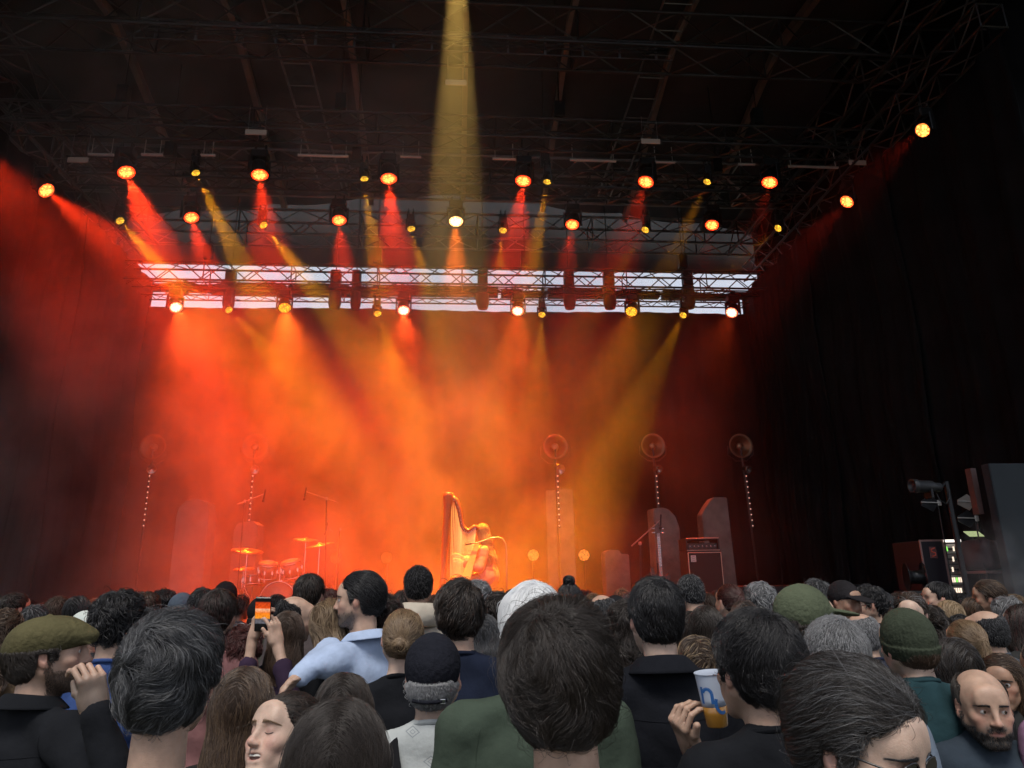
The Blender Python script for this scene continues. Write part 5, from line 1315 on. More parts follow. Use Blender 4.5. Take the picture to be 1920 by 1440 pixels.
# stool + harpist
sc_ = on_deck(903, 11.05); root = empty('stool', sc_); tag(root, 'low black stool under the harpist', 'stool')
b = MB(); b.lathe([(.19, .44), (.20, .47), (.20, .50), (.17, .52), (0, .525)], 24); b.build('seat', BLACKM, root)
for k in range(4): b = MB(); t = pi/4+pi/2*k; b.tube((.13*cos(t), .13*sin(t), .45), (.19*cos(t), .19*sin(t), 0), .014, 8); b.build('leg', BLACKM, root)
def harpist():
    base = on_deck(904, 11.02); det = .010
    g = Field(axis(-.55, .45, .014, [(-.12, .14, .008)]), axis(-.35, .4, .014), axis(-.02, 1.50, .014, [(1.08, 1.42, .008)]))
    Hm = Matrix.Translation((.0, -.02, 1.24)) @ Matrix.Rotation(radians(52), 4, 'Z') @ Matrix.Rotation(radians(-14), 4, 'X')
    g.M = Hm; head_prims(g, det, 'f'); g.M = Matrix.Identity(4)
    g.cap((-.02, .0, 1.14), (.02, 0, 1.02), .045, .052, .02)
    for s_ in (-1, 1): g.cap((.02, s_*.02, 1.03), (.02, s_*.14, .98), .036, .045, .04)
    g.ell((.02, 0, .86), (.115, .155, .17), .04); g.ell((.03, 0, .64), (.13, .17, .17), .05)
    sh = [Vector((.01, -.165, .96)), Vector((.01, .165, .96))]; el = [Vector((-.05, -.23, .72)), Vector((-.10, .22, .74))]; wr = [Vector((-.30, -.14, .80)), Vector((-.34, .10, .90))]
    for a, b_, c in zip(sh, el, wr):
        g.cap(a, b_, .048, .036, .03); g.cap(b_, c, .036, .024, .02)
    for s_, wv, dr in ((-1, wr[0], Vector((-.9, -.1, .3))), (1, wr[1], Vector((-.9, -.1, .25)))):
        y = dr.normalized(); z = Vector((0, s_, .3)); z = (z-y*z.dot(y)).normalized(); M = Matrix((y.cross(z), y, z)).transposed().to_4x4(); M.translation = wv
        hand_prims(g, M, 1, [(20, 35, 20)]*4, spread=1.6); thumb_prims(g, M, [((.02, .02, -.008), .013), ((.045, .055, -.02), .011), ((.05, .08, -.03), .009)])
    for s_ in (-1, 1):
        g.cap((0, s_*.09, .56), (-.40, s_*.17, .55), .08, .058, .04); g.cap((-.40, s_*.17, .55), (-.38, s_*.17, .08), .055, .036, .03); g.cap((-.36, s_*.17, .035), (-.54, s_*.18, .03), .035, .028, .03)
    V, Q = polygonize(g.F, g.ax); body = link(bpy.data.objects.new('person', np_mesh('person', V, Q, SKINS['light'], tint_fn(Hm, V, 'light')))); body.location = base
    tag(body, 'seated harpist in a shiny pink blouse with long hair playing the harp', 'person')
    q = Field(axis(-.5, .45, .014), axis(-.35, .4, .014), axis(.40, 1.12, .014)); q.off = .022
    for s_ in (-1, 1): q.cap((.02, s_*.03, 1.02), (.02, s_*.14, .98), .036, .045, .04)
    q.ell((.04, 0, .86), (.155, .17, .18), .04); q.ell((.06, 0, .60), (.18, .20, .18), .06)
    for a, b_, c in zip(sh, el, wr): q.cap(a, b_, .060, .055, .03); q.cap(b_, b_.lerp(c, .6), .055, .06, .02)
    X, Y, Z = q.whole(); q.F += wob3(X, Y, Z*.6, 55, 4)*.012
    V, Q = polygonize(q.F, q.ax); link(bpy.data.objects.new('blouse', np_mesh('blouse', V, Q, mat('shiny_satin', (.30, .13, .14), .35, 0.0, bump=.6, bscale=18))), body)
    q = Field(axis(-.6, .3, .018), axis(-.35, .35, .018), axis(.03, .72, .018)); q.off = .016
    for s_ in (-1, 1): q.cap((0, s_*.09, .56), (-.40, s_*.17, .55), .085, .062, .05); q.cap((-.40, s_*.17, .55), (-.38, s_*.17, .12), .06, .052, .03)
    q.ell((0, 0, .58), (.16, .18, .12), .04); V, Q = polygonize(q.F, q.ax); link(bpy.data.objects.new('trousers', np_mesh('trousers', V, Q, mat('dark_satin', (.08, .03, .03), .4))), body)
    q = Field(axis(-.22, .2, .008), axis(-.2, .2, .008), axis(.85, 1.42, .008)); q.M = Hm; fl = hair_shape(q, 'long', .016, 5); q.M = Matrix.Identity(4)
    V, Q = polygonize(q.F, q.ax); hb, hm_ = hair_mats('lightbrown', 'blond'); ho = link(bpy.data.objects.new('hair', np_mesh('hair', V, Q, hb)), body)
    strand_object('strands', grow_hair(q, fl, V, Q, Hm, 'long', 1500, .002, 5, K=6), .002, hm_, ho)
# gooseneck microphone in front of the harpist
root = empty('microphone_stand', on_deck(949, 10.7)); R0 = Vector(root.location); tag(root, 'thin bent microphone stand reaching the harpist from the right', 'microphone stand', 'microphone stands')
b = MB(); pts = [P(x_, y_, 10.7)-R0 for x_, y_ in ((950, 1120), (950, 1080), (950, 1040), (948, 1020), (942, 1010), (933, 1007), (920, 1009), (905, 1015), (893, 1018), (884, 1019))]
pts[0].z = 0; b.path(pts, .010, 8); b.build('gooseneck', mat('dull_metal', (.25, .24, .24), .35, .8), root)
b = MB(); b.lathe([(.14, 0), (.14, .02), (.02, .03)], 20); b.build('base', BLACKM, root)
b = MB(); b.tube(pts[-1], pts[-1]+Vector((-.09, 0, -.01)), .016, 10); b.build('microphone', BLACKM, root)

# ---- bass guitar on a stand
bg_ = empty('bass_guitar', on_deck(1240, 10.8)); G0 = Vector(bg_.location); tag(bg_, 'dark bass guitar standing upright with its neck pointing up', 'guitar')
bz = P(1240, 1125, 10.8).z-DECK-.02; bz = max(bz, .08); BD = mat('guitar_body', (.07, .025, .018), .2, noise=.3, nscale=4)
out_ = [(-.06, .0), (.07, .0), (.13, .05), (.15, .12), (.12, .19), (.10, .25), (.125, .31), (.14, .37), (.13, .41), (.10, .38), (.05, .36), (-.05, .37), (-.09, .42), (-.115, .49), (-.14, .50), (-.15, .44), (-.125, .34), (-.10, .26), (-.13, .19), (-.16, .12), (-.13, .04)]
b = MB(); b.prism([(x, z+bz) for x, z in out_], -.02, .022); b.build('body', BD, bg_)
b = MB(); b.box((0, -.026, bz+.62), (.05, .02, .64)); nk_ = b.build('neck', mat('rosewood', (.10, .05, .035), .5), bg_)
for k in range(18): b = MB(); b.box((0, -.0375, bz+.92-.030*k*(1-.012*k)), (.048, .004, .004)); b.build('fret', CHROME, nk_)
hz = bz+.94
b = MB(); b.prism([(-.03, hz), (.03, hz), (.05, hz+.05), (.045, hz+.15), (.02, hz+.20), (-.04, hz+.21), (-.05, hz+.08)], -.034, -.016); hs_ = b.build('headstock', BD, bg_)
for s_ in (-1, 1):
    for k in range(2): b = MB(); b.tube((s_*.04, -.025, hz+.06+.06*k), (s_*.075, -.025, hz+.06+.06*k), .009, 6); b.lathe([(0, .012), (.014, .01), (.014, -.01), (0, -.012)], 8, Matrix.Translation((s_*.085, -.025, hz+.06+.06*k))); b.build('tuning_peg', CHROME, hs_)
for k in range(4): b = MB(); x_ = -.018+.012*k; b.tube((x_, -.040, bz+.08), (x_, -.040, hz+.05), .0016, 4); b.build('string', CHROME, bg_)
for z_ in (.18, .28): b = MB(); b.box((0, -.028, bz+z_), (.09, .016, .03), bev=.004); b.build('pickup', BLACKM, bg_)
b = MB(); b.box((0, -.030, bz+.08), (.07, .02, .045), bev=.004); b.build('bridge', CHROME, bg_)
root = empty('guitar_stand', G0+Vector((0, .12, 0))); tag(root, 'tubular stand holding the bass guitar', 'guitar stand')
b = MB(); b.tube((0, 0, .02), (0, .02, .75), .012, 8)
for a_ in ((-.22, -.25), (.22, -.25), (0, .2)): b.tube((0, 0, .35), (a_[0], a_[1], .01), .010, 8)
b.build('frame', BLACKM, root)
b = MB(); b.path([(-.10, -.18, bz+.04), (-.10, -.12, bz-.01), (-.08, 0, bz-.01), (.08, 0, bz-.01), (.10, -.12, bz-.01), (.10, -.18, bz+.04)], .010, 8); b.build('cradle', BLACKM, root)

# ---- bass amplifier stack
ap = on_deck(1318, 11.9); wA = 66/FPX*11.9*1.0; AM = mat('amp_vinyl', (.014, .012, .013), .6, bump=.3, bscale=60); PIP = mat('silver_piping', (.55, .45, .36), .35, .6)
zc = P(1318, 1033, 11.9).z-DECK; root = empty('speaker_cabinet', ap); tag(root, 'tall black bass speaker cabinet with silver piping', 'speaker cabinet')
b = MB(); b.box((0, 0, zc/2+.02), (wA, .42, zc-.04), bev=.015); b.build('box', AM, root)
b = MB(); b.box((0, -.215, zc/2+.02), (wA-.06, .012, zc-.10)); b.build('grille', mat('grille_cloth', (.02, .018, .018), .95, bump=.6, bscale=300), root)
for a_, c_ in (((-wA/2+.02, zc-.035), (wA/2-.02, zc-.035)), ((-wA/2+.02, .055), (wA/2-.02, .055)), ((-wA/2+.02, .055), (-wA/2+.02, zc-.035)), ((wA/2-.02, .055), (wA/2-.02, zc-.035))):
    b = MB(); b.tube((a_[0], -.218, a_[1]), (c_[0], -.218, c_[1]), .007, 6); b.build('piping', PIP, root)
b = MB(); b.box((-wA/2+.10, -.226, zc-.13), (.085, .008, .105), bev=.002); lg = b.build('badge', mat('badge_plate', (.62, .50, .48), .45), root)
b = MB(); 
for z_ in (-.03, 0, .03): b.path([(-wA/2+.10-.028, -.232, zc-.13+z_-.01), (-wA/2+.10, -.232, zc-.13+z_+.008), (-wA/2+.10+.028, -.232, zc-.13+z_-.01)], .004, 4)
b.build('emblem', mat('emblem_dark', (.10, .03, .03), .5), lg)
ah = empty('amplifier_head', ap+Vector((0, 0, zc))); tag(ah, 'amplifier head in an open frame case on top of the speaker cabinet', 'amplifier'); hh = P(1318, 1010, 11.9).z-DECK-zc
for x_ in (-wA/2+.015, wA/2-.035): b = MB(); b.box((x_, 0, hh/2), (.022, .40, hh-.004)); b.build('side_panel', AM, ah)
for z_, nm in ((.012, 'bottom_panel'), (hh-.012, 'top_panel')): b = MB(); b.box((-.01, 0, z_), (wA-.075, .40, .022)); b.build(nm, AM, ah)
b = MB(); b.box((-.01, -.02, hh*.36), (wA-.10, .32, hh*.46), bev=.004); ch = b.build('chassis', mat('chassis_dark', (.03, .028, .028), .35, .6), ah)
for k in range(7): b = MB(); b.lathe([(.0, .016), (.011, .014), (.013, 0)][::-1], 12, Matrix.Translation((-.22+.07*k, -.182, hh*.36)) @ Matrix.Rotation(pi/2, 4, 'X')); b.build('knob', CHROME, ch)
for z_ in (.004, hh-.004): b = MB(); b.tube((-wA/2+.01, -.205, z_), (wA/2-.03, -.205, z_), .006, 5); b.build('piping', PIP, ah)
mb_ = on_deck(1312, 11.3); root = empty('microphone_stand', mb_); tag(root, 'short microphone stand pointing at the bass cabinet', 'microphone stand', 'microphone stands')
b = MB(); b.lathe([(.12, 0), (.12, .02), (.02, .03)], 16); b.build('base', BLACKM, root)
b = MB(); b.path([(.03, 0, .02), (.03, 0, .30), (.02, 0, .46), (-.02, .05, .54), (-.05, .12, .52)], .008, 6); b.build('pole', PIP, root)
b = MB(); b.tube((-.05, .12, .53), (-.10, .25, .45), .018, 8); b.build('microphone', BLACKM, root)
b = MB(); q_ = on_deck(1420, 12.6); b.box((q_.x+.25, 12.6, DECK+.19), (2.6, 1.6, .38), bev=.01); tag(b.build('riser', BLACK), 'low black riser right of the bass amplifier', 'riser')

# ================================================================== RIGHT WING
RY = 8.9
def W(px, py, Y=RY): return P(px, py, Y)
def at_ground(px, Y): q_ = W(px, 1000, Y); return Vector((q_.x, Y, 0))
RK = mat('rack_case', (.010, .006, .012), .45, noise=.3, nscale=4); TRIM = mat('case_trim', (.45, .28, .26), .35, .8)
# equipment rack with glowing unit fronts, and a flight case with a red emblem beside it
c0, c1 = W(1722, 1012), W(1768, 1012); zt = c0.z; root = empty('flight_case', ((c0.x+c1.x)/2, RY+.3, 0)); tag(root, 'purple black flight case with a red emblem', 'flight case'); wd = c1.x-c0.x
b = MB(); b.box((0, 0, zt/2), (wd-.02, .6, zt-.02), bev=.01); b.build('shell', RK, root)
for x_ in (-wd/2+.012, wd/2-.012): b = MB(); b.box((x_, -.30, zt/2), (.022, .014, zt)); b.build('corner_trim', TRIM, root)
b = MB(); b.box((0, -.30, zt-.012), (wd-.05, .014, .022)); b.build('lid_trim', TRIM, root)
ez = W(1745, 1036).z; b = MB(); b.box((.0, -.305, ez), (.095, .008, .145), bev=.003); em_ = b.build('emblem_plate', mat('emblem_back', (.14, .05, .05), .5), root)
b = MB(); b.path([(.025, -.312, ez+.055), (-.022, -.312, ez+.040), (-.026, -.312, ez+.012), (.024, -.312, ez-.004), (.024, -.312, ez-.034), (-.026, -.312, ez-.05)], .007, 5); b.build('emblem', mat('emblem_red', (.75, .09, .05), .45), em_)
c0, c1 = W(1769, 1015), W(1800, 1015); wd = c1.x-c0.x; root = empty('equipment_rack', ((c0.x+c1.x)/2, RY+.28, 0)); tag(root, 'tall equipment rack full of brightly lit unit fronts', 'equipment rack')
b = MB(); b.box((0, .05, zt/2), (wd, .55, zt), bev=.008); b.build('frame', RK, root)
LITR = emit_mat('rack_display', (1.0, .80, .62), 1.4); LITG = emit_mat('rack_green', (.3, 1.0, .15), 1.2); FRN = mat('unit_front', (.30, .27, .25), .4, .5)
n_u = 16
for k in range(n_u):
    z_ = zt-.06-k*(zt-.2)/n_u; hu = (zt-.2)/n_u-.012
    b = MB(); b.box((0, -.235, z_-hu/2), (wd-.035, .02, hu), bev=.002); u_ = b.build('unit_front', FRN if k % 3 else mat('unit_front_pale', (.55, .50, .46), .4, .3), root)
    for j in range(5 if k % 2 else 4):
        b = MB(); x_ = -wd/2+.035+(wd-.07)*(j+.5)/5
        if k in (3, 4, 5, 8, 9, 10) or (k+j) % 3 == 0: b.box((x_, -.247, z_-hu/2), ((wd-.07)/5*.62, .006, hu*.5)); b.build('display', LITR if (k*5+j) % 17 else LITG, u_)
        else: b.lathe([(0, .02), (.012, .018), (.014, 0)][::-1], 10, Matrix.Translation((x_, -.244, z_-hu/2)) @ Matrix.Rotation(pi/2, 4, 'X')); b.build('knob', BLACKM, u_)
b = MB(); b.box((0, -.28, zt-.02), (wd, .04, .03)); b.build('lamp_strip', emit_mat('rack_lamp', (1.0, .92, .85), 2.0), root)
# covered trolley
c0, c1 = W(1822, 1020, 8.5), W(1880, 1020, 8.5); root = empty('covered_trolley', ((c0.x+c1.x)/2, 8.6, 0)); wd = c1.x-c0.x; tag(root, 'rounded dark bag lying on an open trolley', 'trolley'); zb = W(1830, 1068, 8.35).z; zt2 = W(1830, 1010, 8.35).z
b = MB(); b.sheet(lambda u, v: Vector(((u-.5)*wd*(1-.12*v**3), -.30+.60*0, zb+(zt2-zb)*v*(1-.35*abs(2*u-1)**4))), 20, 8)
g_ = Field(axis(-wd/2-.05, wd/2+.05, .02), axis(-.35, .35, .02), axis(zb-.05, zt2+.06, .02)); g_.box((0, 0, (zb+zt2)/2), (wd/2, .27, (zt2-zb)/2), .12, 0); X_, Y_, Z_ = g_.whole(); g_.F += wob3(X_, Y_, Z_, 18, 3)*.02
V_, Q_ = polygonize(g_.F, g_.ax); link(bpy.data.objects.new('bag', np_mesh('bag', V_, Q_, mat('bag_cloth', (.025, .009, .014), .6, bump=.4, bscale=14))), root)
for x_ in (-wd/2+.04, wd/2-.04):
    for y_ in (-.22, .22): b = MB(); b.tube((x_, y_, 0.02), (x_, y_, zb+.02), .018, 8); b.build('leg', BLACKM, root)
b = MB(); b.box((0, 0, zb-.03), (wd, .5, .03)); b.build('shelf', TRIM, root)
# lime sheet / music stand (emission stands in for light on the page), antennas, lamp on a pole
q0 = W(1826, 1001, 8.75); root = empty('lit_sheet', q0); tag(root, 'pale lime sheet glowing above the equipment racks', 'sheet'); b = MB(); M_ = Matrix.Rotation(radians(-55), 3, 'X'); b.box((0, 0, 0), (.20, .006, .12), M_); b.build('page', emit_mat('lime_sheet_glow', (.72, .85, .42), .55), root)
b = MB(); b.tube((0, .03, -.02), (0, .03, -q0.z+.02), .010, 6); b.build('stem', BLACKM, root)
def antenna(px, py, tip, Y, label, col):
    q_ = W(px, py, Y); root = empty('paddle_antenna', (q_.x, Y, 0)); tag(root, label, 'antenna', 'paddle antennas beside the stage'); s_ = -1
    b = MB(); b.tube((0, 0, .02), (0, 0, q_.z), .009, 6); 
    for k in range(3): b.tube((0, 0, .35), (.25*cos(k*2.1), .25*sin(k*2.1), .01), .008, 6)
    b.build('stand', BLACKM, root)
    b = MB(); b.prism([(0, q_.z-.02), (0, q_.z+.03), (-.08, q_.z+.10), (-.22, q_.z+.03), (-.23, q_.z-.03), (-.08, q_.z-.11)], -.006, .006); b.build('paddle', col, root)
    b = MB(); b.tube((.02, -.01, q_.z), (-.23, -.01, q_.z+.01), .008, 6); b.box((.02, 0, q_.z), (.05, .03, .07), bev=.006); b.build('spine', mat('pale_metal', (.5, .47, .44), .35, .6), root)
antenna(1758, 943, 0, 8.75, 'dark paddle antenna under the lamp on the leaning pole', BLACKM)
antenna(1826, 941, 0, 8.8, 'pale paddle antenna above the glowing lime sheet', mat('paddle_tan', (.26, .22, .19), .6))
antenna(1828, 972, 0, 8.4, 'lower dark paddle antenna behind the lime sheet', BLACKM)
pb0, pt0 = at_ground(1797, 8.3), W(1771, 906, 8.3); root = empty('side_light', pb0); tag(root, 'black profile lamp mounted sideways on a leaning pole', 'stage light')
b = MB(); b.tube((0, 0, 0), pt0-pb0+Vector((.02, 0, .02)), .034, 10); b.build('pole', BLACKM, root)
a_, c_ = W(1765, 914, 8.25)-pb0, W(1708, 911, 8.25)-pb0; d_ = (c_-a_); q_ = d_.to_track_quat('Z', 'Y').to_matrix().to_4x4(); Ld = d_.length
b = MB(); b.lathe([(.03, 0), (.055, .02), (.055, Ld*.25), (.075, Ld*.32), (.075, Ld*.80), (.085, Ld*.82), (.085, Ld*.98), (.07, Ld*.98), (.068, Ld*.9)], 20, Matrix.Translation(a_) @ q_); b.build('barrel', mat('lamp_black', (.035, .035, .038), .4, .3), root)
b = MB(); b.box(a_.lerp(c_, .45)+Vector((0, 0, -.09)), (.03, .16, .12), bev=.01); b.tube(a_, pt0-pb0, .018, 8); b.build('yoke', BLACKM, root)
b = MB(); b.path([a_+Vector((-.08, 0, -.05)), a_+Vector((-.05, 0, -.16)), a_+Vector((.03, 0, -.20)), a_+Vector((.08, 0, -.12)), pt0-pb0+Vector((.03, 0, -.02))], .008, 6); b.build('cable', BLACKM, root)
# coiled cables / fan on the floor left of the flight case
q_ = W(1716, 1082, 8.6); root = empty('cable_drum', (q_.x, 8.6, 0)); tag(root, 'black cable drum in the gloom left of the flight case', 'cable drum')
b = MB(); Mx = Matrix.Translation((0, 0, q_.z)) @ Matrix.Rotation(radians(70), 4, 'Z') @ Matrix.Rotation(pi/2, 4, 'X'); b.lathe([(.16, -.10), (.17, -.10), (.17, -.09), (.08, -.085), (.08, .085), (.17, .09), (.17, .10), (.16, .10)], 28, Mx); b.build('drum', BLACKM, root)
b = MB(); b.box((0, 0, (q_.z-.15)/2), (.4, .35, q_.z-.17), bev=.01); b.build('stand_box', BLACK, root)
# stage wing panel
c0 = W(1857, 868, 8.0); root = empty('stage_wing', (c0.x+.9, 8.25, 0)); tag(root, 'large blue grey panel at the right edge of the stage', 'panel')
b = MB(); b.box((0, -.15, c0.z/2), (1.8, .14, c0.z), bev=.01); b.build('face', mat('wing_grey', (.012, .018, .024), .8, noise=.2, nscale=3), root)
c1 = W(1845, 872, 8.1); b = MB(); b.box((c1.x-c0.x-.9+.035, .14, (c1.z+W(1845, 960, 8.1).z)/2), (.07, .10, c1.z-W(1845, 960, 8.1).z)); b.build('edge_board', mat('edge_board', (.085, .045, .042), .6), root)

# ================================================================== THE CROWD
def D(px, py, dep): return CAM+ray(px, py)*dep
OLIVE, NAVY, TEAL, BLK = (.055, .075, .055), (.012, .017, .035), (.022, .055, .065), (.010, .011, .014)
FR = 'people standing nearest in the crowd'; MI = 'people in the middle of the crowd'; FA = 'people far in front near the stage'
# ---- nearest row
person('man with messy dark hair seen from behind, the largest head at the bottom centre', 1045, 1128, ndrop=.03, dep=1.04, hair=('messy', 'dark', None), th=.022, hyaw=5, hroll=-3, topcol=(.03,.03,.035), group=FR, hairkw=dict(length=.07, ears=True, lift=.011), hpitch=4, skin='light')
person('man with wavy charcoal hair turning grey at the sides, bare neck, beside the flat cap', 328, 1150, dep=1.22, ndrop=.05, hair=('messy', 'greydark', 'grey'), th=.020, topcol=(.05, .05, .055), group=FR, hairkw=dict(length=.085, wave=1.3, lift=.010), hpitch=4)
hd = D(180, 1330, 1.98)
flat = person('bearded man in an olive flat cap and black shirt holding a hand to his mouth', 93, 1158, dep=1.68, heading=28, hyaw=42, hpitch=4, hair=('short', 'dark', None), th=.018, hat='flatcap', hatcol=(.10, .088, .042), top='shirt', topcol=BLK, build=1.06, stub=.9, eyes=.003, brow='brown', group=FR,
              arms={'world': True, 'R': (D(232, 1520, 1.92), hd)}, hands={'R': dict(dir=Vector((-.22, -.10, .95)), back=Vector((.75, -.65, .1)), s=-1, grip=[(35, 55, 30), (38, 60, 30), (45, 62, 30), (50, 65, 30)], thumb=[((-.018, .025, -.008), .013), ((-.032, .055, -.03), .011), ((-.028, .085, -.042), .009)])})
person('laughing woman with her face turned up to the left and dark hair tied back', 548, 1294, dep=1.74, heading=-112, hyaw=-30, hpitch=20, hroll=6, sex='f', hair=('ponytail', 'dark', 'brown'), th=.011, topcol=(.03, .03, .035), mouth='open', eyes=.001, look=(-10, -8), brow='lightbrown', skin='fair', group=FR)
person('woman with smooth straight near-black hair seen from behind at the bottom edge', 637, 1303, dep=1.10, sex='f', hair=('long', 'dark', None), th=.016, topcol=(.02, .02, .022), group=FR, hroll=3)
person('man with swept silver streaked hair and bare forehead bending down at the lower right', 1585, 1240, dep=.98, heading=140, hyaw=8, hpitch=-14, hroll=0, hair=('sweep', 'dark', 'grey'), th=.024, topcol=(.03, .035, .04), stub=.3, glasses='dark', eyes=.003, brow='greydark', skin='fair', group=FR, hairkw=dict(wave=.55, lift=.008, length=.10))
person('balding man with a trimmed black beard and slate t-shirt looking back over the crowd', 1829, 1254, dep=2.22, heading=188, hyaw=10, hpitch=-4, hair=('balding', 'dark', None), th=.004, topcol=(.035, .048, .065), stub=.97, eyes=.0024, look=(-28, 2), brow='black', skin='light', group=FR)
cupw = D(1341, 1310, 1.92)
person('black haired man with one ear showing holding a plastic beer cup', 1412, 1146, dep=1.45, hyaw=-16, hair=('short', 'black', None), th=.021, topcol=BLK, group=FR, hairkw=dict(length=.06, wave=.5, lift=.009), skin='light',
       arms={'world': True, 'L': (D(1345, 1520, 2.02), D(1293, 1396, 1.95))}, hands={'L': dict(dir=Vector((-.38, -.42, .60)), back=Vector((-.85, -.2, -.45)), s=1, grip=[(52, 48, 28), (56, 50, 30), (60, 52, 30), (64, 54, 30)], thumb=[((.018, .03, -.008), .013), ((.040, .060, -.012), .0115), ((.048, .088, -.026), .0095)])})
# ---- second row
person('neatly cropped dark haired man in a black collared jacket', 1226, 1084, dep=2.18, hair=('short', 'black', None), th=.014, top='jacket', topcol=(.008, .009, .013), group=MI, hairkw=dict(length=.045), skin='fair', hyaw=-4)
cm_ = person('man in a black cap over white hair, patterned pale henley and black strap', 812, 1187, dep=2.02, hair=('crop', 'silver', 'grey'), th=.008, hat='cap', hatcol=(.014, .015, .022), topcol='henley', group=MI, hyaw=3, hpitch=8, skin='fair')
b = MB(); ZS_ = cm_['ZS']
pts_ = [(-.115, -.02, ZS_+.058), (-.11, -.07, ZS_+.045), (-.10, -.108, ZS_-.01), (-.08, -.128, ZS_-.08), (-.04, -.134, ZS_-.17), (.02, -.128, ZS_-.28), (.09, -.115, ZS_-.40)]
vs_ = []
for i_, q_ in enumerate(pts_): vs_ += [Vector(q_)+Vector((-.011, -.004, -.006)), Vector(q_)+Vector((.011, -.004, .006))]
b.add(vs_, [(2*i_, 2*i_+1, 2*i_+3, 2*i_+2) for i_ in range(len(pts_)-1)], True); o = b.build('strap', cloth((.012, .012, .014)), cm_['garment']); o.modifiers.new('s', 'SUBSURF').levels = 2; q_ = o.modifiers.new('t', 'SOLIDIFY'); q_.thickness = .004
person('man in a dark green knitted beanie and teal t-shirt', 1695, 1142, dep=2.15, hair=('short', 'brown', None), th=.010, hat='beanie', hatcol=(.044, .054, .036), topcol=TEAL, group=MI, hyaw=-6, hroll=-3, skin='fair', build=1.1)
person('man with closely cropped silver hair and glasses in front of the beanie', 1560, 1157, dep=1.98, hair=('crop', 'grey', 'silver'), th=.010, topcol=(.18, .22, .28), group=MI, glasses='dark', build=1.1, hyaw=-4, hairkw=dict(lift=.005, length=.018))
person('man with loose dark curls in a navy t-shirt below the harp', 862, 1090, dep=2.45, hair=('messy', 'dark', 'brown'), th=.024, topcol=NAVY, group=MI, skin='light', build=1.1)
person('man in a green baseball cap with the peak pointing right', 1497, 1095, dep=2.32, heading=30, hyaw=52, hair=('short', 'dark', None), th=.008, hat='cap', hatcol=(.085, .100, .062), topcol=(.03, .03, .03), group=MI)
person('man with thick black hair and a bright blue t-shirt', 226, 1110, dep=2.45, hair=('curlyshort', 'black', None), th=.016, topcol=(.045, .085, .24), group=MI, skin='light', build=1.05, hyaw=6)
person('white haired person in an olive t-shirt partly hidden behind the largest dark head', 997, 1092, dep=1.72, hair=('short', 'white', None), th=.022, topcol=OLIVE, build=1.12, group=MI, skin='fair', hairkw=dict(wave=.15, lift=.003, jitter=.35, clump=.2))
person('woman with light brown hair tied in a low bun and a black top', 757, 1137, dep=2.62, sex='f', hair=('bun', 'lightbrown', 'blond'), th=.010, topcol=BLK, group=MI, hroll=6, skin='fair')
person('dark haired man in profile facing left in a pale blue shirt with an outstretched arm', 681, 1072, dep=3.05, heading=-50, hyaw=-32, hair=('sweep', 'black', None), th=.014, top='shirt', topcol=(.44, .54, .74), stub=.75, eyes=.003, brow='black', group=MI, skin='light',
       arms={'world': True, 'L': (D(618, 1222, 3.25), D(556, 1272, 3.0))})
person('woman with long wavy blond streaked hair under the outstretched pale blue sleeve', 622, 1124, dep=2.95, sex='f', hair=('longwavy', 'lightbrown', 'blond'), th=.018, topcol=BLK, group=MI, hroll=-22, heading=20)
person('man with a fade haircut in a cream hooded sweatshirt', 785, 1061, dep=4.1, hair=('crop', 'black', None), th=.010, top='hoodie', topcol=(.50, .44, .36), group=FA, skin='tan')
person('thin haired dark man standing taller than his neighbours left of centre', 582, 1076, dep=4.0, hair=('short', 'dark', 'brown'), th=.016, topcol=(.10, .08, .08), group=FA, hyaw=14)
ph = D(493, 1152, 3.3)
person('woman with curly dark red hair and white sunglasses on her head raising a phone', 457, 1172, dep=2.85, sex='f', hair=('curlyshort', 'red', None), th=.026, top='shirt', topcol=(.035, .020, .042), group=MI, glasses='white',
       arms={'world': True, 'R': (D(548, 1320, 3.15), D(520, 1206, 3.28)), 'L': (D(452, 1330, 3.2), D(474, 1196, 3.33)), 'sleeve': .80},
       hands={'R': dict(dir=Vector((-.25, .05, .95)), back=Vector((.8, -.5, .1)), s=-1, grip=[(30, 40, 25)]*4, thumb=[((-.018, .025, -.008), .012), ((-.042, .050, -.014), .010), ((-.052, .078, -.02), .0085)]),
              'L': dict(dir=Vector((.10, .05, .95)), back=Vector((-.8, -.5, .1)), s=1, grip=[(30, 40, 25)]*4, thumb=[((.018, .025, -.008), .012), ((.042, .050, -.014), .010), ((.050, .078, -.02), .0085)])})
person('woman with long straight chestnut hair between the grey waves and the laughing woman', 462, 1246, dep=1.80, sex='f', hair=('long', 'brown', 'lightbrown'), th=.016, topcol=(.02, .02, .02), group=MI)
person('woman with dark brown hair low in front of the black cap man', 646, 1256, dep=1.95, sex='f', hair=('long', 'dark', 'brown'), th=.014, topcol=BLK, group=MI)
person('person with dark curls and a necklace in a light blue t-shirt beside the bun', 722, 1113, dep=3.05, sex='f', hair=('curlyshort', 'dark', 'red'), th=.018, topcol=(.40, .50, .70), group=MI, skin='tan', heading=-20, hyaw=-10, build=1.15)
person('woman with light brown long hair behind the beer cup', 1306, 1190, dep=2.55, sex='f', hair=('longwavy', 'brown', 'blond'), th=.016, topcol=(.03, .03, .03), group=MI, heading=15)
person('woman with long dark hair turning her cheek right beside the black jacket', 1322, 1132, dep=3.2, sex='f', hair=('long', 'dark', None), th=.018, topcol=(.03, .03, .04), group=MI, hyaw=38, eyes=.003, skin='fair')
person('woman with long dark curls tucked behind the black jacket', 1172, 1124, dep=3.2, sex='f', hair=('curlylong', 'dark', None), th=.018, topcol=(.30, .42, .62), group=MI)
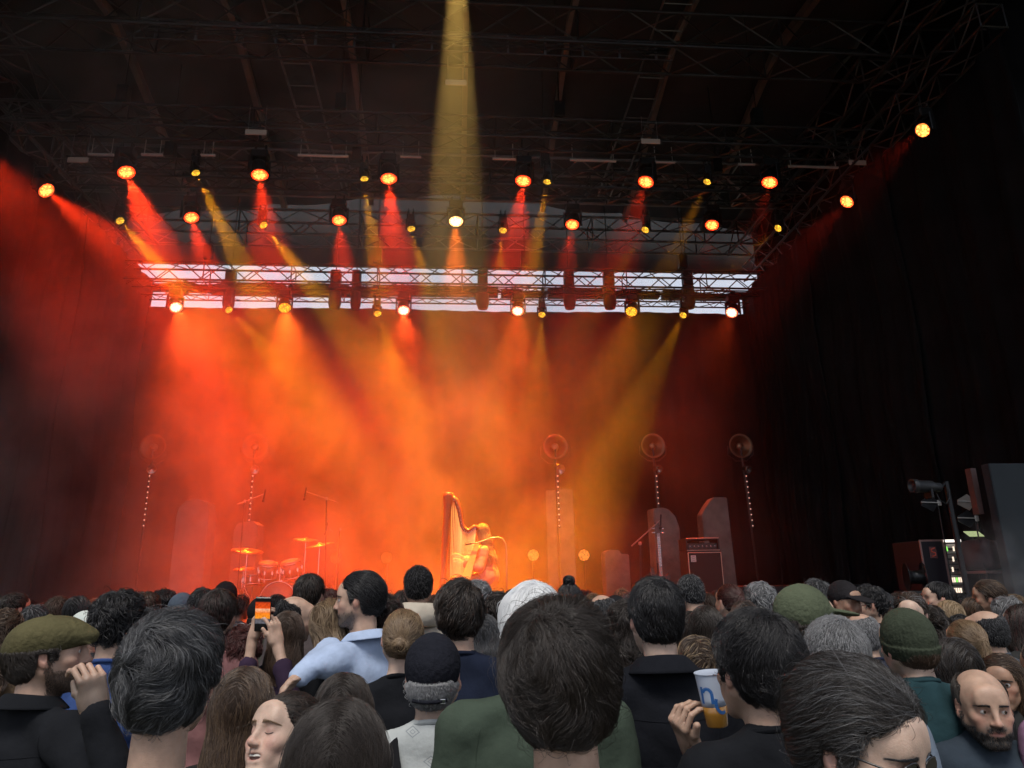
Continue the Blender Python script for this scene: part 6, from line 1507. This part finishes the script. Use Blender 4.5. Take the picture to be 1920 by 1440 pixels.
person('woman with straight charcoal hair to the right of the beanie', 1782, 1192, dep=2.3, sex='f', hair=('long', 'dark', 'greydark'), th=.016, topcol=(.02, .02, .02), group=MI)
person('brown haired woman peering over the bearded balding man', 1872, 1222, dep=2.62, heading=200, hyaw=30, hpitch=-3, sex='f', hair=('long', 'brown', 'lightbrown'), th=.012, topcol=(.03, .03, .03), eyes=.0030, look=(0, 0), brow='dark', skin='tan', group=MI)
person('person in a mauve t-shirt cut off by the right edge', 1972, 1190, dep=2.0, heading=-15, hair=('short', 'dark', None), th=.014, topcol=(.30, .17, .27), group=MI, skin='tan', build=1.15)
# ---- third row
T3 = [
 ('person in a grey hooded top with the hood up behind the navy t-shirt', 908, 1150, 3.4, ('bob', 'greydark', None), dict(th=.016, topcol=(.09, .10, .12), sex='f')),
 ('dark short haired head between the curls and the white hair', 936, 1112, 4.2, ('curlyshort', 'dark', None), dict(th=.018, topcol=(.03, .03, .03))),
 ('grey haired head directly below the harpist', 897, 1088, 4.6, ('messy', 'grey', 'silver'), dict(th=.016, topcol=(.05, .05, .05))),
 ('woman with black hair piled into a top knot', 1066, 1076, 4.3, ('topbun', 'black', None), dict(th=.012, sex='f', topcol=(.02, .02, .03))),
 ('man with cropped grey hair in front of the bass amplifier', 1293, 1078, 4.5, ('crop', 'greydark', 'grey'), dict(th=.010, topcol=(.06, .065, .09), top='jacket', skin='light')),
 ('man with a bald crown left of the black jacket', 1128, 1114, 4.3, ('balding', 'greydark', 'grey'), dict(th=.006, topcol=(.03, .03, .03))),
 ('head in a dark cap right behind the bald crown', 1152, 1116, 4.7, ('short', 'black', None), dict(th=.010, hat='cap', hatcol=(.012, .012, .014), hyaw=40)),
 ('woman with reddish brown hair tied in a ponytail right of the amplifier', 1366, 1092, 4.3, ('ponytail', 'red', 'brown'), dict(th=.012, sex='f', hyaw=-20, topcol=(.03, .03, .03))),
 ('curly grey haired man left of the green cap', 1424, 1094, 4.2, ('curlyshort', 'grey', 'silver'), dict(th=.014, topcol=(.04, .04, .05))),
 ('man in a dark cap worn backwards right of the green cap', 1577, 1088, 4.1, ('crop', 'black', None), dict(th=.006, hat='cap', hatcol=(.018, .016, .018), heading=160, skin='tan')),
 ('grey haired head behind the green cap peak', 1530, 1088, 4.6, ('messy', 'greydark', 'grey'), dict(th=.014, topcol=(.04, .04, .05))),
 ('bespectacled man in profile facing left with black wavy hair', 1628, 1099, 4.3, ('curlyshort', 'black', None), dict(th=.015, heading=-70, glasses='dark', stub=.5, topcol=(.03, .03, .03), brow='black')),
 ('man turning his pale forehead towards the viewer behind the beanie', 1703, 1110, 3.7, ('sweep', 'brown', 'grey'), dict(th=.014, heading=-140, eyes=.003, skin='fair', topcol=(.1, .1, .1), brow='brown')),
 ('bald head with grey stubble between the silver crop and the beanie', 1612, 1150, 3.6, ('balding', 'grey', None), dict(th=.005, topcol=(.02, .025, .05), hyaw=10)),
 ('small blond woman left of the bald sunlit crown', 1776, 1124, 4.2, ('bob', 'blond', 'lightbrown'), dict(th=.014, sex='f', topcol=(.03, .03, .03), glasses='dark')),
 ('man with a shiny bald crown in a grey t-shirt near the right edge', 1845, 1144, 3.5, ('balding', 'greydark', None), dict(th=.005, topcol=(.07, .08, .095), heading=-25)),
 ('curly silver haired man right of the shiny bald crown', 1887, 1121, 4.0, ('curlyshort', 'grey', 'silver'), dict(th=.018, topcol=(.06, .06, .06))),
 ('man in profile with black hair lifting a pale bottle top', 1757, 1091, 4.6, ('short', 'black', None), dict(th=.012, heading=-75, topcol=(.03, .03, .03))),
 ('young man with brushed up brown hair in front of the equipment racks', 1850, 1088, 4.3, ('sweep', 'brown', 'lightbrown'), dict(th=.020, heading=-60, topcol=(.08, .05, .04), brow='brown', skin='tan')),
 ('woman with long reddish dark hair at the right edge', 1912, 1130, 3.3, ('long', 'dark', 'red'), dict(th=.016, sex='f', topcol=(.03, .03, .03))),
 ('woman with a light brown ponytail in front of the shiny bald crown', 1806, 1158, 3.0, ('ponytail', 'lightbrown', 'blond'), dict(th=.014, sex='f', topcol=(.03, .03, .03), hyaw=10)),
 ('dark haired head at the far left edge near the drape', 30, 1111, 4.8, ('short', 'dark', None), dict(th=.012, heading=30, skin='light')),
 ('grey brown haired head right above the flat cap', 68, 1134, 4.2, ('short', 'greydark', 'grey'), dict(th=.012, glasses='dark')),
 ('woman with curly fair hair at the left edge beside the flat cap', 14, 1140, 3.3, ('curlylong', 'brown', 'lightbrown'), dict(th=.020, sex='f', topcol=(.12, .08, .05))),
 ('long black haired woman right behind the flat cap', 148, 1115, 4.3, ('long', 'black', None), dict(th=.014, sex='f', topcol=(.04, .03, .06))),
 ('dark brown haired head left of the long black hair', 112, 1118, 4.7, ('short', 'brown', None), dict(th=.014)),
 ('head in a white cap between the flat cap and the blue t-shirt', 163, 1145, 3.9, ('short', 'dark', None), dict(th=.008, hat='cap', hatcol=(.55, .60, .56), heading=-60)),
 ('brown haired man just right of the blue t-shirt', 277, 1110, 4.2, ('short', 'brown', 'red'), dict(th=.014)),
 ('dark curly head above the wavy charcoal hair', 307, 1106, 4.7, ('curlyshort', 'black', None), dict(th=.014)),
 ('head in a slate grey cap left of the drum kit', 342, 1111, 4.6, ('short', 'dark', None), dict(th=.008, hat='cap', hatcol=(.07, .09, .12), hyaw=20)),
 ('round black haired head behind the reddish brown one', 382, 1103, 4.2, ('short', 'black', None), dict(th=.016)),
 ('head in a black knitted cap below the drum kit', 424, 1091, 4.6, ('crop', 'black', None), dict(th=.006, hat='beanie', hatcol=(.012, .010, .012))),
 ('man with reddish brown hair below the drum kit', 413, 1106, 3.2, ('short', 'dark', 'red'), dict(th=.014, topcol=(.25, .12, .12))),
 ('head in a black cap right behind the raised phone', 492, 1119, 4.3, ('short', 'black', None), dict(th=.010, hat='cap', hatcol=(.01, .01, .012))),
 ('bald bearded man in profile right of the phone', 553, 1117, 3.9, ('balding', 'black', None), dict(th=.006, heading=70, stub=.8, skin='light', hpitch=-8, topcol=(.03, .03, .03))),
 ('woman with straight brown hair right of the raised forearm', 541, 1142, 3.4, ('long', 'brown', None), dict(th=.014, sex='f', topcol=(.02, .02, .03))),
 ('small brown head between the tall thin haired man and the profile', 617, 1104, 4.9, ('short', 'red', 'brown'), dict(th=.012, skin='tan')),
 ('dark head hiding behind the cream hooded sweatshirt', 757, 1108, 5.0, ('short', 'dark', 'red'), dict(th=.012)),
 ('dark head left of the white hair near the harp foot', 962, 1106, 5.2, ('short', 'dark', None), dict(th=.012)),
 ('long haired woman just right of the curls behind the black jacket', 1290, 1142, 3.6, ('long', 'dark', 'brown'), dict(th=.014, sex='f')),
 ('dark haired person between the ponytail and the curly grey man', 1392, 1124, 4.0, ('long', 'brown', 'red'), dict(th=.014, sex='f')),
 ('woman with brown hair behind the silver crop', 1650, 1130, 4.3, ('long', 'brown', 'red'), dict(th=.014, sex='f')),
 ('person with dark curls behind the blond woman', 1740, 1132, 3.8, ('curlylong', 'dark', 'brown'), dict(th=.014, sex='f')),
 ('woman with tousled dark blond hair left of the brushed up hair', 1822, 1118, 4.6, ('bob', 'brown', 'lightbrown'), dict(th=.014, sex='f')),
 ('black haired head right in front of the shiny bald crown', 1792, 1150, 4.1, ('short', 'black', None), dict(th=.014)),
 ('brown haired head under the small tilted chin left of the white cap', 205, 1128, 4.4, ('short', 'brown', None), dict(th=.012)),
]
for lab, px, yt, dp, hr, kw in T3:
    kw = dict(kw); kw.setdefault('heading', random.Random(px).uniform(-14, 14)); kw.setdefault('group', FA if dp > 3.7 else MI)
    if 'topcol' not in kw: kw['topcol'] = random.Random(px*3).choice([(.02, .02, .025), (.05, .05, .055), (.02, .03, .05), (.08, .03, .03), (.06, .06, .05)])
    rq = random.Random(px*7+1); kw.setdefault('hroll', rq.uniform(-7, 7)); kw.setdefault('hpitch', rq.uniform(-7, 7)); kw.setdefault('build', rq.uniform(.92, 1.15))
    person(lab, px, yt, dep=dp, hair=hr, **kw)
# ---- rows close to the stage: only the tops of the heads clear those before them
rr = random.Random(8)
spots_far = [(50, 1124), (95, 1127), (180, 1122), (250, 1119), (325, 1121), (365, 1118), (398, 1120), (450, 1117), (520, 1115), (565, 1112), (600, 1118), (640, 1109), (735, 1117), (770, 1112), (815, 1116), (840, 1110), (925, 1108), (985, 1111), (1030, 1108), (1095, 1107), (1112, 1113), (1165, 1105), (1180, 1110), (1262, 1110), (1325, 1112), (1345, 1108), (1385, 1109), (1405, 1113), (1455, 1111), (1555, 1112), (1600, 1113), (1660, 1114), (1680, 1112), (1730, 1115), (1765, 1112), (1800, 1113), (1825, 1116), (1870, 1112), (1898, 1115), (10, 1120)]
look_ = [('black', None), ('dark', None), ('brown', None), ('greydark', 'grey'), ('lightbrown', 'blond'), ('dark', 'red')]
LM = {}
marks = [(253, 'below the leftmost light column'), (350, 'below the pale slab left of the drums'), (455, 'at the left end of the drum kit'), (520, 'below the bass drum'), (610, 'below the tall microphone stand'), (725, 'left of the harp foot'), (840, 'in front of the harp'), (900, 'below the harpist'), (950, 'below the bent microphone stand'), (1050, 'below the tall slab behind the blinders'), (1095, 'below the right blinder lamp'), (1200, 'below the slanted microphone stand'), (1240, 'below the bass guitar'), (1320, 'below the bass amplifier'), (1430, 'below the rightmost light column'), (1550, 'in front of the dark right drape'), (1740, 'in front of the equipment racks'), (1880, 'in front of the grey stage wing')]
used_far = {}
for i, (px, yt) in enumerate(spots_far):
    hc_, st_ = look_[(i*5+i//3) % 6]; sty = ['short', 'messy', 'crop', 'curlyshort', 'bob', 'short'][(i*7) % 6]
    mk = min(marks, key=lambda q: abs(q[0]-px)); k = used_far.get(mk[1], 0); used_far[mk[1]] = k+1
    adj = {'black': 'black', 'dark': 'dark', 'brown': 'brown', 'greydark': 'greying', 'lightbrown': 'fair'}[hc_] if st_ != 'red' else 'reddish'
    styl = {'short': 'short', 'messy': 'tousled', 'crop': 'cropped', 'curlyshort': 'curly', 'bob': 'chin-length'}[sty]
    dp = rr.uniform(5.2, 7.4)
    person('head with %s %s hair %s%s' % (styl, adj, mk[1], ('', ', second one there', ', third one there', ', fourth one there', ', fifth one there', ', sixth one there')[k]), px, yt, dep=dp, hair=(sty, hc_, st_), th=.013, sex='f' if sty == 'bob' else 'm', heading=rr.uniform(-30, 30), hroll=rr.uniform(-8, 8), hpitch=rr.uniform(-8, 8), skin=rr.choice(['fair', 'light', 'tan', 'brown']), topcol=rr.choice([(.02, .02, .025), (.06, .06, .07), (.02, .03, .06), (.10, .03, .03)]), group='distant heads before the stage')

harpist()
# ---- beer cup
root = empty('beer_cup', cupw-Vector((0, 0, .068))); tag(root, 'clear plastic cup half full of beer with a blue letter n on it', 'cup')
root.rotation_euler = (radians(2), radians(-5), 0)
cm = bpy.data.materials.new('frosted_cup'); cm.use_nodes = True; pb = cm.node_tree.nodes['Principled BSDF']; pb.inputs['Base Color'].default_value = (.62, .68, .80, 1); pb.inputs['Roughness'].default_value = .35; pb.inputs['Transmission Weight'].default_value = .35; pb.inputs['IOR'].default_value = 1.1
bm_ = bpy.data.materials.new('beer'); bm_.use_nodes = True; pb = bm_.node_tree.nodes['Principled BSDF']; pb.inputs['Base Color'].default_value = (.42, .20, .035, 1); pb.inputs['Roughness'].default_value = .12; pb.inputs['Transmission Weight'].default_value = .25; pb.inputs['Coat Weight'].default_value = .5
Rc = lambda z: .0285+.0115*z/.136
b = MB(); b.lathe([(Rc(z_), z_) for z_ in (.053, .07, .09, .11, .130, .134)]+[(Rc(.136)+.0018, .135), (Rc(.136)+.0018, .1375), (Rc(.13)-.0015, .1365)]+[(Rc(z_)-.0012, z_) for z_ in (.12, .09, .053)], 40); b.build('wall', cm, root)
b = MB(); b.lathe([(.0, .001), (.0275, .001), (Rc(.004), .004), (Rc(.03), .03), (Rc(.052), .052), (Rc(.052)-.002, .0525), (0, .0525)], 40); b.build('beer', bm_, root)
b = MB()
def onc(x, z): r_ = Rc(z)+.0006; a = -pi/2-.35+x/r_; return Vector((r_*cos(a), r_*sin(a), z))
def stroke(pts, wd):
    L_ = len(pts)
    for (x0, z0), (x1, z1) in zip(pts[:-1], pts[1:]):
        d = Vector((x1-x0, z1-z0)).normalized(); n_ = Vector((-d.y, d.x))*wd/2
        b.add([onc(x0+n_.x, z0+n_.y), onc(x0-n_.x, z0-n_.y), onc(x1-n_.x, z1-n_.y), onc(x1+n_.x, z1+n_.y)], [(0, 1, 2, 3)])
stroke([(-.030, .062), (-.030, .105)], .0085)
stroke([(-.0265+.0125*(1-cos(t)), .086+.0145*sin(t)) for t in np.linspace(0.3, pi, 14)]+[(-.0015, .062)], .0085)
stroke([(.022+.016*cos(t), .062+.024*sin(t)) for t in np.linspace(2.6, 5.2, 14)], .0085)
b.build('lettering', mat('cup_blue', (.03, .14, .42), .5), root)
# ---- phone
root = empty('phone', ph); tag(root, 'phone held up filming the orange stage', 'phone'); root.rotation_euler = (radians(12), radians(2), radians(-4))
b = MB(); b.box((0, 0, 0), (.075, .009, .158), bev=.006); b.build('case', mat('phone_case', (.01, .01, .012), .25), root)
def screen_mat():
    m = bpy.data.materials.new('phone_screen'); m.use_nodes = True; t = m.node_tree; N = t.nodes; L = t.links; N.clear()
    tc = N.new('ShaderNodeTexCoord'); sp = N.new('ShaderNodeSeparateXYZ'); L.new(tc.outputs['Object'], sp.inputs[0])
    cr = N.new('ShaderNodeValToRGB'); r = N.new('ShaderNodeMapRange'); r.inputs['From Min'].default_value = -.075; r.inputs['From Max'].default_value = .075; L.new(sp.outputs['Z'], r.inputs['Value']); L.new(r.outputs[0], cr.inputs[0])
    e = cr.color_ramp.elements; e[0].position = 0; e[0].color = (.005, .005, .005, 1); e[1].position = 1; e[1].color = (.01, .008, .008, 1)
    for p_, c_ in ((.22, (.01, .01, .01, 1)), (.24, (.12, .12, .14, 1)), (.36, (.10, .09, .10, 1)), (.40, (.9, .30, .02, 1)), (.55, (.9, .20, .015, 1)), (.66, (.9, .45, .25, 1)), (.70, (.75, .08, .01, 1)), (.86, (.55, .05, .01, 1)), (.90, (.01, .01, .01, 1))):
        q = cr.color_ramp.elements.new(p_); q.color = c_
    nz = N.new('ShaderNodeTexNoise'); nz.inputs['Scale'].default_value = 120; L.new(tc.outputs['Object'], nz.inputs['Vector'])
    mr = N.new('ShaderNodeMapRange'); mr.inputs['To Min'].default_value = .4; mr.inputs['To Max'].default_value = 1.7; L.new(nz.outputs['Fac'], mr.inputs['Value'])
    em = N.new('ShaderNodeEmission'); L.new(cr.outputs[0], em.inputs[0]); L.new(mr.outputs[0], em.inputs[1]); o = N.new('ShaderNodeOutputMaterial'); L.new(em.outputs[0], o.inputs[0]); return m
b = MB(); b.box((0, -.0052, 0), (.069, .001, .150)); b.build('screen', screen_mat(), root)
